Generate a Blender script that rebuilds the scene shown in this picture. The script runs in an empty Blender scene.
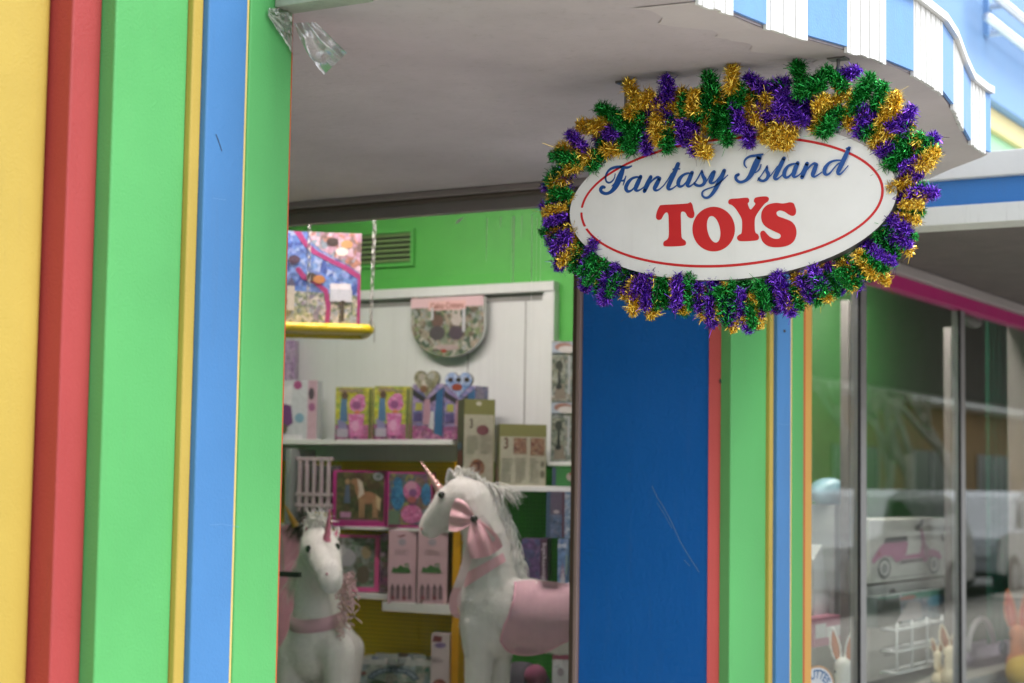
import bpy, bmesh, math, random
from mathutils import Vector, Matrix, noise
from mathutils.geometry import tessellate_polygon
R = math.radians
S = bpy.context.scene
C = S.collection
random.seed(7)

# ------------------------------------------------------------------ camera
F, W2, H2 = 1800.0, 512.0, 341.5
YAW, PITCH, ROLL = R(31), R(4.5), R(0.9)
CAM = Vector((0, 0, 1.6))
f0 = Vector((-math.sin(YAW), math.cos(YAW), 0)); r0 = Vector((math.cos(YAW), math.sin(YAW), 0)); z0 = Vector((0, 0, 1))
FWD = f0*math.cos(PITCH) + z0*math.sin(PITCH); UP0 = z0*math.cos(PITCH) - f0*math.sin(PITCH)
RT = r0*math.cos(ROLL) + UP0*math.sin(ROLL); UP = UP0*math.cos(ROLL) - r0*math.sin(ROLL)

def ray(px, py): return FWD + RT*((px-W2)/F) + UP*((H2-py)/F)
def PY(px, py, Y): d = ray(px, py); return CAM + d*((Y-CAM.y)/d.y)
def PX(px, py, X): d = ray(px, py); return CAM + d*((X-CAM.x)/d.x)
def PZ(px, py, Z): d = ray(px, py); return CAM + d*((Z-CAM.z)/d.z)
def mpp(p): return (p-CAM).dot(FWD)/F              # metres per photo pixel at a point

cd = bpy.data.cameras.new('camera'); cam = bpy.data.objects.new('camera', cd); C.objects.link(cam)
m3 = Matrix((RT, UP, -FWD)).transposed()
cam.matrix_world = Matrix.Translation(CAM) @ m3.to_4x4()
cd.sensor_width = 36; cd.lens = F*36/1024; cd.clip_start = 0.05; cd.clip_end = 1000
cd.dof.use_dof = True; cd.dof.focus_distance = 5.9; cd.dof.aperture_fstop = 2.6
S.camera = cam

# ------------------------------------------------------------------ materials
def lin(h):
    out = []
    for s in (16, 8, 0):
        c = ((h >> s) & 255)/255
        out.append(c/12.92 if c <= .04045 else ((c+.055)/1.055)**2.4)
    return out+[1]
MC = {}
def M(name, col, rough=.5, metal=0, bump=0, bscale=60, var=.05, vscale=4, spec=.5, sheen=0, bdist=.004, dirt=0, coat=0):
    if name in MC: return MC[name]
    m = bpy.data.materials.new(name); m.use_nodes = True; n = m.node_tree; b = n.nodes['Principled BSDF']
    c = lin(col) if isinstance(col, int) else list(col)+[1]
    b.inputs['Base Color'].default_value = c; b.inputs['Roughness'].default_value = rough; b.inputs['Metallic'].default_value = metal
    b.inputs['Specular IOR Level'].default_value = spec; b.inputs['Sheen Weight'].default_value = sheen; b.inputs['Coat Weight'].default_value = coat
    tc = n.nodes.new('ShaderNodeTexCoord')
    if var:
        t = n.nodes.new('ShaderNodeTexNoise'); t.inputs['Scale'].default_value = vscale; t.inputs['Detail'].default_value = 6; t.inputs['Roughness'].default_value = .65
        mr = n.nodes.new('ShaderNodeMapRange'); mr.inputs[1].default_value = .3; mr.inputs[2].default_value = .7; mr.inputs[3].default_value = 1-var; mr.inputs[4].default_value = 1+var
        h = n.nodes.new('ShaderNodeHueSaturation'); h.inputs['Color'].default_value = c
        n.links.new(tc.outputs['Object'], t.inputs['Vector']); n.links.new(t.outputs['Fac'], mr.inputs[0]); n.links.new(mr.outputs[0], h.inputs['Value'])
        last = h.outputs['Color']
        if dirt:                                    # weather stains: streaks running down, a shape of their own
            mp = n.nodes.new('ShaderNodeMapping'); mp.inputs['Scale'].default_value = (9, 9, .7)
            t2 = n.nodes.new('ShaderNodeTexNoise'); t2.inputs['Scale'].default_value = 3; t2.inputs['Detail'].default_value = 8; t2.inputs['Roughness'].default_value = .7
            m2 = n.nodes.new('ShaderNodeMapRange'); m2.inputs[1].default_value = .55; m2.inputs[2].default_value = .8; m2.inputs[3].default_value = 0; m2.inputs[4].default_value = dirt
            mx = n.nodes.new('ShaderNodeMix'); mx.data_type = 'RGBA'; mx.inputs['B'].default_value = (.12, .11, .09, 1)
            n.links.new(tc.outputs['Object'], mp.inputs[0]); n.links.new(mp.outputs[0], t2.inputs['Vector']); n.links.new(t2.outputs['Fac'], m2.inputs[0])
            n.links.new(m2.outputs[0], mx.inputs['Factor']); n.links.new(last, mx.inputs['A']); last = mx.outputs['Result']
        n.links.new(last, b.inputs['Base Color'])
        r2 = n.nodes.new('ShaderNodeMapRange'); r2.inputs[1].default_value = .3; r2.inputs[2].default_value = .7
        r2.inputs[3].default_value = max(.03, rough-.08); r2.inputs[4].default_value = min(1, rough+.08)
        n.links.new(t.outputs['Fac'], r2.inputs[0]); n.links.new(r2.outputs[0], b.inputs['Roughness'])
    if bump:
        t = n.nodes.new('ShaderNodeTexNoise'); t.inputs['Scale'].default_value = bscale; t.inputs['Detail'].default_value = 5
        bp = n.nodes.new('ShaderNodeBump'); bp.inputs['Strength'].default_value = bump; bp.inputs['Distance'].default_value = bdist
        n.links.new(tc.outputs['Object'], t.inputs['Vector']); n.links.new(t.outputs['Fac'], bp.inputs['Height']); n.links.new(bp.outputs[0], b.inputs['Normal'])
    MC[name] = m; return m
def P(name, col, **k):          # rolled wall paint on stucco
    d = dict(rough=.5, bump=.5, bscale=130, bdist=.003, var=.05, vscale=2.2, dirt=.1, spec=.4); d.update(k); return M(name, col, **d)
def soft(col, k=.22, g=.92):                 # printing inks, a little duller and darker
    r, gg, b = (col >> 16) & 255, (col >> 8) & 255, col & 255; a = (r+gg+b)/3
    return sum(int((c*(1-k)+a*k)*g) << s_ for c, s_ in ((r, 16), (gg, 8), (b, 0)))
def ink(col, rough=.45): return M('ink_%06x' % col, soft(col), rough=rough, var=.10, vscale=40)
def art(name, cols, scale=28, rough=.3, seed=0, stretch=(1, 1, 1)):       # printed picture: irregular patches of colour
    if name in MC: return MC[name]
    m = bpy.data.materials.new(name); m.use_nodes = True; n = m.node_tree; b = n.nodes['Principled BSDF']; b.inputs['Roughness'].default_value = rough
    tc = n.nodes.new('ShaderNodeTexCoord'); mp = n.nodes.new('ShaderNodeMapping'); mp.inputs['Location'].default_value = (seed*3.7, seed*1.3, seed*2.1); mp.inputs['Scale'].default_value = stretch
    ns = n.nodes.new('ShaderNodeTexNoise'); ns.inputs['Scale'].default_value = scale*.8; ns.inputs['Detail'].default_value = 3
    ma = n.nodes.new('ShaderNodeMix'); ma.data_type = 'RGBA'; ma.blend_type = 'LINEAR_LIGHT'; ma.inputs['Factor'].default_value = .035
    v = n.nodes.new('ShaderNodeTexVoronoi'); v.inputs['Scale'].default_value = scale*1.5
    sp = n.nodes.new('ShaderNodeSeparateColor'); cr = n.nodes.new('ShaderNodeValToRGB'); cr.color_ramp.interpolation = 'CONSTANT'
    els = cr.color_ramp.elements
    while len(els) < len(cols): els.new(.5)
    for i, c in enumerate(cols): els[i].position = i/len(cols)
    av = sum(int(sum((c >> s_) & 255 for c in cols)/len(cols)) << s_ for s_ in (16, 8, 0))
    for i, c in enumerate(cols): els[i].color = lin(sum(int((((c >> s_) & 255)*.62+((av >> s_) & 255)*.38)*.92) << s_ for s_ in (16, 8, 0)))
    L = n.links.new
    L(tc.outputs['Object'], mp.inputs[0]); L(mp.outputs[0], ns.inputs['Vector']); L(mp.outputs[0], ma.inputs['A']); L(ns.outputs['Color'], ma.inputs['B'])
    L(ma.outputs['Result'], v.inputs['Vector']); L(v.outputs['Color'], sp.inputs[0]); L(sp.outputs[0], cr.inputs[0])
    n2 = n.nodes.new('ShaderNodeTexNoise'); n2.inputs['Scale'].default_value = scale*2.2; n2.inputs['Detail'].default_value = 4
    mr = n.nodes.new('ShaderNodeMapRange'); mr.inputs[1].default_value = .3; mr.inputs[2].default_value = .7; mr.inputs[3].default_value = .6; mr.inputs[4].default_value = 1.3
    h = n.nodes.new('ShaderNodeHueSaturation'); L(mp.outputs[0], n2.inputs['Vector']); L(n2.outputs['Fac'], mr.inputs[0]); L(mr.outputs[0], h.inputs['Value']); L(cr.outputs[0], h.inputs['Color'])
    L(h.outputs[0], b.inputs['Base Color']); MC[name] = m; return m
def emis(name, col, st):
    if name in MC: return MC[name]
    m = bpy.data.materials.new(name); m.use_nodes = True; b = m.node_tree.nodes['Principled BSDF']
    b.inputs['Base Color'].default_value = lin(col); b.inputs['Emission Color'].default_value = lin(col); b.inputs['Emission Strength'].default_value = st
    MC[name] = m; return m
def glass(name, tint=(1, 1, 1), ior=1.5, dirt=.0, extra=.0):
    m = bpy.data.materials.new(name); m.use_nodes = True; n = m.node_tree; n.nodes.clear(); L = n.links.new
    o = n.nodes.new('ShaderNodeOutputMaterial'); tr = n.nodes.new('ShaderNodeBsdfTransparent'); tr.inputs[0].default_value = (*tint, 1)
    gl = n.nodes.new('ShaderNodeBsdfGlossy'); gl.inputs['Roughness'].default_value = .0
    lw = n.nodes.new('ShaderNodeLayerWeight'); lw.inputs[0].default_value = .5
    pw = n.nodes.new('ShaderNodeMath'); pw.operation = 'POWER'; pw.inputs[1].default_value = 5
    ad = n.nodes.new('ShaderNodeMath'); ad.operation = 'MULTIPLY_ADD'; ad.inputs[1].default_value = .96; ad.inputs[2].default_value = .04+extra; ad.use_clamp = True
    mx = n.nodes.new('ShaderNodeMixShader'); L(lw.outputs['Facing'], pw.inputs[0]); L(pw.outputs[0], ad.inputs[0]); L(ad.outputs[0], mx.inputs[0]); L(tr.outputs[0], mx.inputs[1]); L(gl.outputs[0], mx.inputs[2])
    last = mx.outputs[0]
    if dirt:
        df = n.nodes.new('ShaderNodeBsdfDiffuse'); df.inputs[0].default_value = (.7, .7, .68, 1)
        tc = n.nodes.new('ShaderNodeTexCoord'); mp = n.nodes.new('ShaderNodeMapping'); mp.inputs['Scale'].default_value = (30, 30, .6)
        t = n.nodes.new('ShaderNodeTexNoise'); t.inputs['Scale'].default_value = 2; t.inputs['Detail'].default_value = 4
        mr = n.nodes.new('ShaderNodeMapRange'); mr.inputs[1].default_value = .45; mr.inputs[2].default_value = .8; mr.inputs[3].default_value = dirt*.4; mr.inputs[4].default_value = dirt*2
        m2 = n.nodes.new('ShaderNodeMixShader'); L(tc.outputs['Object'], mp.inputs[0]); L(mp.outputs[0], t.inputs['Vector']); L(t.outputs['Fac'], mr.inputs[0]); L(mr.outputs[0], m2.inputs[0]); L(last, m2.inputs[1]); L(df.outputs[0], m2.inputs[2]); last = m2.outputs[0]
    L(last, o.inputs[0]); return m

# ------------------------------------------------------------------ mesh builder
class MB:
    def __init__(s): s.v = []; s.f = []; s.m = []; s.mats = []
    def mi(s, m):
        if m not in s.mats: s.mats.append(m)
        return s.mats.index(m)
    def face(s, pts, m):
        b = len(s.v); s.v += [tuple(p) for p in pts]; s.f.append(tuple(range(b, b+len(pts)))); s.m.append(s.mi(m))
    def raw(s, vs, fs, m):
        b = len(s.v); k = s.mi(m); s.v += [tuple(p) for p in vs]
        for f in fs: s.f.append(tuple(b+i for i in f)); s.m.append(k)
    def box(s, x0, x1, y0, y1, z0, z1, m, M4=None):
        vs = [Vector((x, y, z)) for z in (z0, z1) for y in (y0, y1) for x in (x0, x1)]
        if M4: vs = [M4 @ v for v in vs]
        s.raw(vs, [(0, 2, 3, 1), (4, 5, 7, 6), (0, 1, 5, 4), (2, 6, 7, 3), (0, 4, 6, 2), (1, 3, 7, 5)], m)
    def poly(s, pts, m):                     # flat polygon, may be concave
        pts = [Vector(p) for p in pts]; t = tessellate_polygon([pts]); s.raw(pts, t, m)
    def prism(s, pts, ext, m, m_side=None):
        pts = [Vector(p) for p in pts]; e = Vector(ext); n = len(pts); t = tessellate_polygon([pts])
        s.raw(pts+[p+e for p in pts], list(t)+[tuple(n+i for i in reversed(q)) for q in t], m)
        s.raw(pts+[p+e for p in pts], [(i, (i+1) % n, n+(i+1) % n, n+i) for i in range(n)], m_side or m)
    def tube(s, pts, r, m, seg=8, cap=True, closed=False):
        pts = [Vector(p) for p in pts]; n = len(pts); rs = r if isinstance(r, (list, tuple)) else [r]*n; vs = []
        up = Vector((0, 0, 1))
        for i, p in enumerate(pts):
            a = pts[(i-1) % n] if (i or closed) else p; b = pts[(i+1) % n] if (i < n-1 or closed) else p
            t = (b-a).normalized(); u = t.cross(up)
            if u.length < .05: u = t.cross(Vector((1, 0, 0)))
            u.normalize(); w = t.cross(u).normalized()
            vs += [p+(u*math.cos(k/seg*2*math.pi)+w*math.sin(k/seg*2*math.pi))*rs[i] for k in range(seg)]
        fs = []
        for i in range(n if closed else n-1):
            j = (i+1) % n
            for k in range(seg): fs.append((i*seg+k, i*seg+(k+1) % seg, j*seg+(k+1) % seg, j*seg+k))
        if cap and not closed: fs += [tuple(range(seg-1, -1, -1)), tuple((n-1)*seg+k for k in range(seg))]
        s.raw(vs, fs, m)
    def ball(s, c, r, m, seg=16, ring=10, M4=None):
        c = Vector(c); r = r if isinstance(r, (tuple, list)) else (r, r, r); vs = []
        for i in range(ring+1):
            th = math.pi*i/ring
            for k in range(seg):
                ph = 2*math.pi*k/seg; d = Vector((math.sin(th)*math.cos(ph)*r[0], math.sin(th)*math.sin(ph)*r[1], math.cos(th)*r[2]))
                vs.append(c+(M4 @ d if M4 else d))
        s.raw(vs, [(i*seg+k, (i+1)*seg+k, (i+1)*seg+(k+1) % seg, i*seg+(k+1) % seg) for i in range(ring) for k in range(seg)], m)
    def build(s, name, parent=None, bevel=0, smooth=False, seg=2):
        me = bpy.data.meshes.new(name); me.from_pydata(s.v, [], s.f)
        for m in s.mats: me.materials.append(m)
        for p, k in zip(me.polygons, s.m): p.material_index = k; p.use_smooth = smooth
        bm = bmesh.new(); bm.from_mesh(me); bmesh.ops.remove_doubles(bm, verts=bm.verts, dist=1e-6) if bevel or smooth else None
        bmesh.ops.recalc_face_normals(bm, faces=bm.faces) if bevel or smooth else None
        bm.to_mesh(me); bm.free()
        o = bpy.data.objects.new(name, me); C.objects.link(o)
        if bevel:
            d = o.modifiers.new('edge', 'BEVEL'); d.width = bevel; d.segments = seg; d.limit_method = 'ANGLE'; d.angle_limit = R(40)
        if parent is not None: adopt(o, parent)
        return o
def adopt(o, p):
    o.parent = p; base = Vector((0, 0, 0)); q = p
    base = q.get('_b', None)
    o.matrix_parent_inverse = Matrix.Translation(-Vector(base)) if base is not None else Matrix()
def thing(name, label, cat, loc=(0, 0, 0), group=None):
    o = bpy.data.objects.new(name, None); C.objects.link(o); o.location = loc; o.empty_display_size = .1; o['_b'] = list(loc)
    return tag(o, label, cat, group)
def tag(o, label, cat, group=None, kind=None):
    if label: o['label'] = label
    if cat: o['category'] = cat
    if group: o['group'] = group
    if kind: o['kind'] = kind
    return o
def struct(o): o['kind'] = 'structure'; return o

class Face:                                  # a flat printed face: origin O, full width U, full height V, outward normal N
    def __init__(s, mb, O, U, V, N): s.mb, s.O, s.U, s.V, s.N = mb, Vector(O), Vector(U), Vector(V), Vector(N).normalized(); s.k = 1
    def at(s, u, v, e=None): return s.O+s.U*u+s.V*v+s.N*(.0008*(s.k if e is None else e))
    def poly(s, uv, m): s.mb.poly([s.at(*q) for q in uv], m if not isinstance(m, int) else ink(m)); s.k += 1
    def rect(s, u0, v0, u1, v1, m): s.poly([(u0, v0), (u1, v0), (u1, v1), (u0, v1)], m)
    def ell(s, u, v, ru, rv, m, n=20, rot=0):
        c, q = math.cos(rot), math.sin(rot); asp = s.U.length/s.V.length
        pts = []
        for i in range(n):
            a = ru*math.cos(2*math.pi*i/n); b = rv*math.sin(2*math.pi*i/n)
            pts.append((u+a*c-b*q/asp, v+a*q*asp+b*c))
        s.poly(pts, m)
    def lines(s, u0, v0, u1, v1, n, m, fill=.5):       # rows of fine print
        for i in range(n):
            v = v1-(v1-v0)*(i+.5)/n; h = (v1-v0)/n*fill*.5; e = u1-(u1-u0)*random.choice((0, .05, .1, .35))
            s.mb.poly([s.at(u0, v-h), s.at(e, v-h), s.at(e, v+h), s.at(u0, v+h)], m if not isinstance(m, int) else ink(m))
        s.k += 1
    def text(s, txt, u0, v0, u1, v1, m, f=None, bold=0):
        m = m if not isinstance(m, int) else ink(m); vs, fs = text_mesh(txt, bold)
        x0 = min(v.x for v in vs); x1 = max(v.x for v in vs); y0 = min(v.y for v in vs); y1 = max(v.y for v in vs)
        g = f or (lambda a, b: (u0+(u1-u0)*a, v0+(v1-v0)*b))
        s.mb.raw([s.at(*g((v.x-x0)/(x1-x0), (v.y-y0)/(y1-y0))) for v in vs], fs, m); s.k += 1
TX = {}
def text_mesh(txt, bold=0):
    if (txt, bold) in TX: return TX[txt, bold]
    cu = bpy.data.curves.new('t', 'FONT'); cu.body = txt; cu.offset = bold; cu.resolution_u = 4
    o = bpy.data.objects.new('t', cu); C.objects.link(o); bpy.context.view_layer.update()
    ev = o.evaluated_get(bpy.context.evaluated_depsgraph_get()); me = ev.to_mesh()
    out = ([v.co.copy() for v in me.vertices], [tuple(p.vertices) for p in me.polygons]); ev.to_mesh_clear()
    bpy.data.objects.remove(o); bpy.data.curves.remove(cu); TX[txt, bold] = out; return out

def spline(pts, n=6, closed=False):          # Catmull-Rom through points of any dimension
    out = []; N = len(pts); rng = range(N if closed else N-1)
    for i in rng:
        g = lambda j: pts[j % N] if closed else pts[max(0, min(N-1, j))]
        p0, p1, p2, p3 = g(i-1), g(i), g(i+1), g(i+2)
        for k in range(n):
            t = k/n
            out.append(tuple(.5*((2*b)+(c-a)*t+(2*a-5*b+4*c-d)*t*t+(3*b-a-3*c+d)*t**3) for a, b, c, d in zip(p0, p1, p2, p3)))
    if not closed: out.append(tuple(pts[-1]))
    return out

def blob(name, parts, m, parent, voxel=.012, smooth=8):
    """one continuous body grown from tapered limbs: (p0, r0, p1, r1) or (centre, (rx, ry, rz))"""
    mb = MB()
    for q in parts:
        if len(q) == 2: mb.ball(q[0], q[1], m, 20, 14)
        else:
            a, ra, b, rb = Vector(q[0]), q[1], Vector(q[2]), q[3]; n = max(2, int((b-a).length/(min(ra, rb)*.35))+1)
            for i in range(n+1): t = i/n; mb.ball(a.lerp(b, t), ra+(rb-ra)*t, m, 16, 10)
    o = mb.build('t'); r = o.modifiers.new('r', 'REMESH'); r.mode = 'VOXEL'; r.voxel_size = voxel
    sm = o.modifiers.new('s', 'SMOOTH'); sm.iterations = smooth; sm.factor = .5
    bpy.context.view_layer.update(); dg = bpy.context.evaluated_depsgraph_get()
    me = bpy.data.meshes.new_from_object(o.evaluated_get(dg)); me.name = name
    bpy.data.objects.remove(o); me.materials.clear(); me.materials.append(m)
    for p in me.polygons: p.use_smooth = True
    o = bpy.data.objects.new(name, me); C.objects.link(o)
    if parent is not None: adopt(o, parent)
    return o
# ------------------------------------------------------------------ world light: bright overcast, softer sun from the street side
w = bpy.data.worlds.new('World'); S.world = w; w.use_nodes = True; n = w.node_tree; bg = n.nodes['Background']
sky = n.nodes.new('ShaderNodeTexSky'); sky.sky_type = 'NISHITA'; sky.sun_disc = False
SUN = Vector((1.0, .25, 1.4)).normalized()
sky.sun_elevation = math.asin(SUN.z); sky.sun_rotation = math.atan2(SUN.x, SUN.y); sky.air_density = 1; sky.dust_density = 1.5; sky.ozone_density = .6
hs = n.nodes.new('ShaderNodeHueSaturation'); hs.inputs['Saturation'].default_value = .18
n.links.new(sky.outputs[0], hs.inputs['Color']); n.links.new(hs.outputs[0], bg.inputs['Color']); bg.inputs['Strength'].default_value = .15
ld = bpy.data.lights.new('sun', 'SUN'); ld.energy = .95; ld.angle = R(30); ld.color = (1, .985, .97)
lo = bpy.data.objects.new('sun', ld); C.objects.link(lo); lo.rotation_euler = SUN.to_track_quat('Z', 'Y').to_euler(); lo.location = (5, 0, 12)
S.view_settings.view_transform = 'Standard'; S.view_settings.look = 'None'; S.view_settings.gamma = 1; S.view_settings.exposure = 1.3; S.view_settings.use_curve_mapping = False
S.cycles.use_denoising = True; S.cycles.max_bounces = 10; S.cycles.transparent_max_bounces = 24; S.cycles.caustics_reflective = False; S.cycles.caustics_refractive = False
S.cycles.sample_clamp_indirect = 6

XF = -3.25          # front plane of the shops along the street (+Y runs up the street)
ZS = 2.97           # soffit of the toy shop's canopy
YB = 7.06           # plane of the display window that faces down the street
ZF = .40            # display platform

# ------------------------------------------------------------------ ground
conc = M('concrete', 0xb9b5ad, rough=.85, bump=.4, bscale=40, var=.12, vscale=1.5)
asph = M('asphalt', (.15, .15, .15), rough=.9, bump=.6, bscale=120, var=.2, vscale=2)
mb = MB(); mb.face([(-9, -12, 0), (1.2, -12, 0), (1.2, 140, 0), (-9, 140, 0)], conc); struct(mb.build('sidewalk'))
mb = MB(); mb.box(1.2, 1.35, -12, 140, -.15, .004, M('kerb_stone', 0xb0aca4, rough=.8, bump=.3)); struct(mb.build('kerb'))
mb = MB(); mb.face([(1.35, -12, -.13), (9.5, -12, -.13), (9.5, 140, -.13), (1.35, 140, -.13)], asph); struct(mb.build('road'))
mb = MB(); mb.face([(-300, -300, -.16), (300, -300, -.16), (300, 300, -.16), (-300, 300, -.16)], M('earth', 0x8a857a, rough=.95, var=.2)); struct(mb.build('ground'))
mb = MB(); mb.face([(9.5, -12, 0), (60, -12, 0), (60, 140, 0), (9.5, 140, 0)], conc); struct(mb.build('far_pavement'))

# ------------------------------------------------------------------ striped pilasters
RED = P('red_paint', 0xa23e3e); GRN = P('green_paint', 0x56a861); YEL = P('yellow_paint', 0xb49c48)
BLU = P('blue_paint', 0x467db5); PALE = P('pale_yellow_paint', 0xd8c078); ORG = P('orange_paint', 0xc05a34); PEACH = P('peach_paint', 0xd9a558)
def pilaster(label, ym, cuts, front, loc):
    """cuts: photo columns where the slabs' fronts begin and end at photo row ym; each slab stands proud of the one before"""
    t = thing('striped_pilaster', label, 'pilaster', loc)
    prev = None
    for nm, m, a, b, X in cuts:
        y0 = PX(a, ym, front+X).y if prev is None else prev; y1 = PX(b, ym, front+X).y; prev = y1
        q = MB(); q.box(front+X-.0025 if nm == 'red_band' and front != XF else front-.35, front+X, y0, y1-.0004, 0, 3.6, m); q.build(nm, t, bevel=.006, seg=3)
    return t
o1 = -.018; o2 = -.036; o3 = -.085
pilaster('large near pilaster in red, green, yellow and blue vertical bands beside the plain yellow wall', 341,
  [('red_band', RED, 61.5, 91.5, o3), ('green_band', GRN, 104.5, 179, o2), ('yellow_band', YEL, 184, 194.5, o1), ('blue_band', BLU, 199, 239, 0),
   ('cream_line', PALE, 239, 241, -.003), ('green_edge_band', GRN, 241, 285, 0), ('orange_edge', ORG, 285, 286.2, -.004)], XF, (XF, 3.4, 0))
XF2 = PY(708.4, 499, YB).x+.003-o3
pilaster('smaller far pilaster of coloured vertical bands right of the dark blue wall', 499,
  [('red_band', RED, 708.4, 720.3, o3), ('green_band', GRN, 735.6, 766, o2), ('yellow_band', YEL, 768, 773.5, o1), ('blue_band', BLU, 777, 790.7, 0),
   ('cream_line', PALE, 790.7, 792, -.003), ('green_edge_band', GRN, 792, 803.7, 0), ('orange_edge', ORG, 803.7, 805.6, -.004), ('peach_jamb', PEACH, 805.6, 812, -.02)], XF2, (XF2, 7.06, 0))
# plain yellow wall left of the near pilaster, its right edge rounded over
XW = XF+o3-.0675; yE = PX(43, 341, XW).y
q = MB(); q.box(XW-.3, XW, .6, yE-.001, 0, 3.6, YEL); o = q.build('yellow_wall', None, bevel=.03, seg=6); tag(o, 'plain yellow painted wall at the left beside the red band', 'wall')

MK = M('paint_mark_dark', 0x33302c, rough=.8); MK2 = M('paint_mark_pale', 0xcfd6d2, rough=.7)
def mark(par, pts, X, wd, m):
    q = MB()
    for (a, b), (c, d) in zip(pts, pts[1:]):
        A, B = PX(a, b, X+.0012), PX(c, d, X+.0012); nn = (B-A).cross(Vector((1, 0, 0))).normalized()*wd; q.face([A+nn, A-nn, B-nn, B+nn], m)
    q.build('paint_mark', par)
near, far = [o for o in S.objects if o.name.startswith('striped_pilaster')][:2]
mark(near, [(216, 134), (219, 142), (222, 151)], XF, .0012, MC['paint_mark_dark']); mark(near, [(210, 525), (222, 524), (239, 527)], XF, .0005, M('paint_ridge', 0x6a9ac8, rough=.6)); mark(near, [(213, 198), (226, 200)], XF, .0005, MC['paint_ridge'])
mark(far, [(783.5, 331), (785.5, 331)], XF2, .006, MK); mark(far, [(720, 379), (721, 383)], XF2+o3+.004, .007, MK); mark(far, [(777.5, 423), (784, 425), (790, 424)], XF2, .0008, MC['paint_ridge'])
# recess walls behind the near pilaster (they close the entrance) and the door at its back
rec = M('recess_paint', 0x5f9f62, rough=.6, bump=.3)
q = MB(); q.box(-7.2, XF-.36, 3.2, 4.15, 0, 3.6, rec); tag(q.build('recess_side_wall'), 'green painted inner wall of the shop entrance behind near pilaster', 'wall')
q = MB(); q.box(-7.4, -7.2, 3.2, 12, 0, 3.6, rec); tag(q.build('recess_back_wall'), 'green painted wall closing the back of the shop entrance', 'wall')

# ------------------------------------------------------------------ dark blue wall with the scratch
t = thing('blue_wall', 'dark blue stucco wall between the unicorn window and far pilaster', 'wall', (-3.6, YB, 0))
xL = PY(581, 450, YB).x; 
DB = P('dark_blue_paint', 0x0e62b4, rough=.45, bump=1, bscale=55)
q = MB(); q.box(xL, PY(708.4, 499, YB).x, YB, YB+.14, 0, ZS+.65, DB); q.build('wall_face', t, bevel=.004)
q = MB()
def wl(pts, wd, m):
    for (a, b), (c, d) in zip(pts, pts[1:]):
        A, B = PY(a, b, YB-.0015), PY(c, d, YB-.0015); nn = (B-A).cross(Vector((0, 1, 0))).normalized()*wd; q.face([A+nn, A-nn, B-nn, B+nn], m)
sc = M('scratch_grey', 0x6d8fb5, rough=.8)
wl([(652, 486), (657, 497), (663, 506), (671, 521), (680, 541), (690, 558), (699, 572)], .0014, sc)
wl([(657, 503), (663, 512), (672, 528)], .0009, sc); wl([(684, 560), (690, 566)], .0012, sc)
q.build('scratch', t)

# ------------------------------------------------------------------ the toy shop's canopy
ED = [(694, 1), (728, 13), (762, 27), (804, 38), (843, 49), (881, 61.5), (909, 73), (938, 92), (949, 106), (959, 128), (967, 142), (981, 151.5), (987, 154)]
EC = [0, 1, 0, 1, 0, 1, 0, 1, 0, 1, 0, 1]     # 0 white boards, 1 blue boards
YN = PX(293, 17, XF).y
pl = [PZ(x, y, ZS) for x, y in ED]
first = [Vector((-2.30, YN+.0, ZS)), Vector((-2.235, YN+.24, ZS))]
tail = [PZ(x, y, ZS) for x, y in ((972, 160.5), (951, 168.5), (930, 178))] + [Vector((-3.0, 7.93, ZS)), Vector((XF+.0, 8.0, ZS))]
outer = first+pl+tail
SOF = M('soffit_paint', 0xc6bcc2, rough=.7, bump=.5, bscale=30, var=.14, vscale=1.1, bdist=.004, dirt=.25)
SOF2 = M('soffit_old_paint', 0xd2c9cc, rough=.75, bump=.4, bscale=25, var=.08, vscale=2)
canopy = thing('shop_canopy', 'curved canopy over the shop entrance with grey soffit and striped blue and white valance', 'canopy', (-2.8, 6, ZS))
q = MB(); q.prism([Vector((-7.3, YN, ZS)), *[p.copy() for p in outer], Vector((XF-.09, YB+.02, ZS)), Vector((-7.3, YB+.02, ZS))], (0, 0, .2), SOF); q.build('soffit', canopy)
# strip of older, lighter paint along the curved edge, its inner border ragged
q = MB(); inn = []; bd = spline([tuple(p) for p in pl[:]+tail[:3]], 6)
for i, p in enumerate(bd):
    wd = .16+.10*noise.noise(Vector((i*.21, 2, 0)))+.03*noise.noise(Vector((i*1.3, 5, 0)))
    inn.append(Vector((p[0]-wd*1.15, p[1]-wd*.12, ZS-.003)))
for i in range(len(bd)-1): q.face([Vector((*bd[i][:2], ZS-.003)), Vector((*bd[i+1][:2], ZS-.003)), inn[i+1], inn[i]], SOF2)
q.build('bare_edge_strip', canopy)
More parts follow.
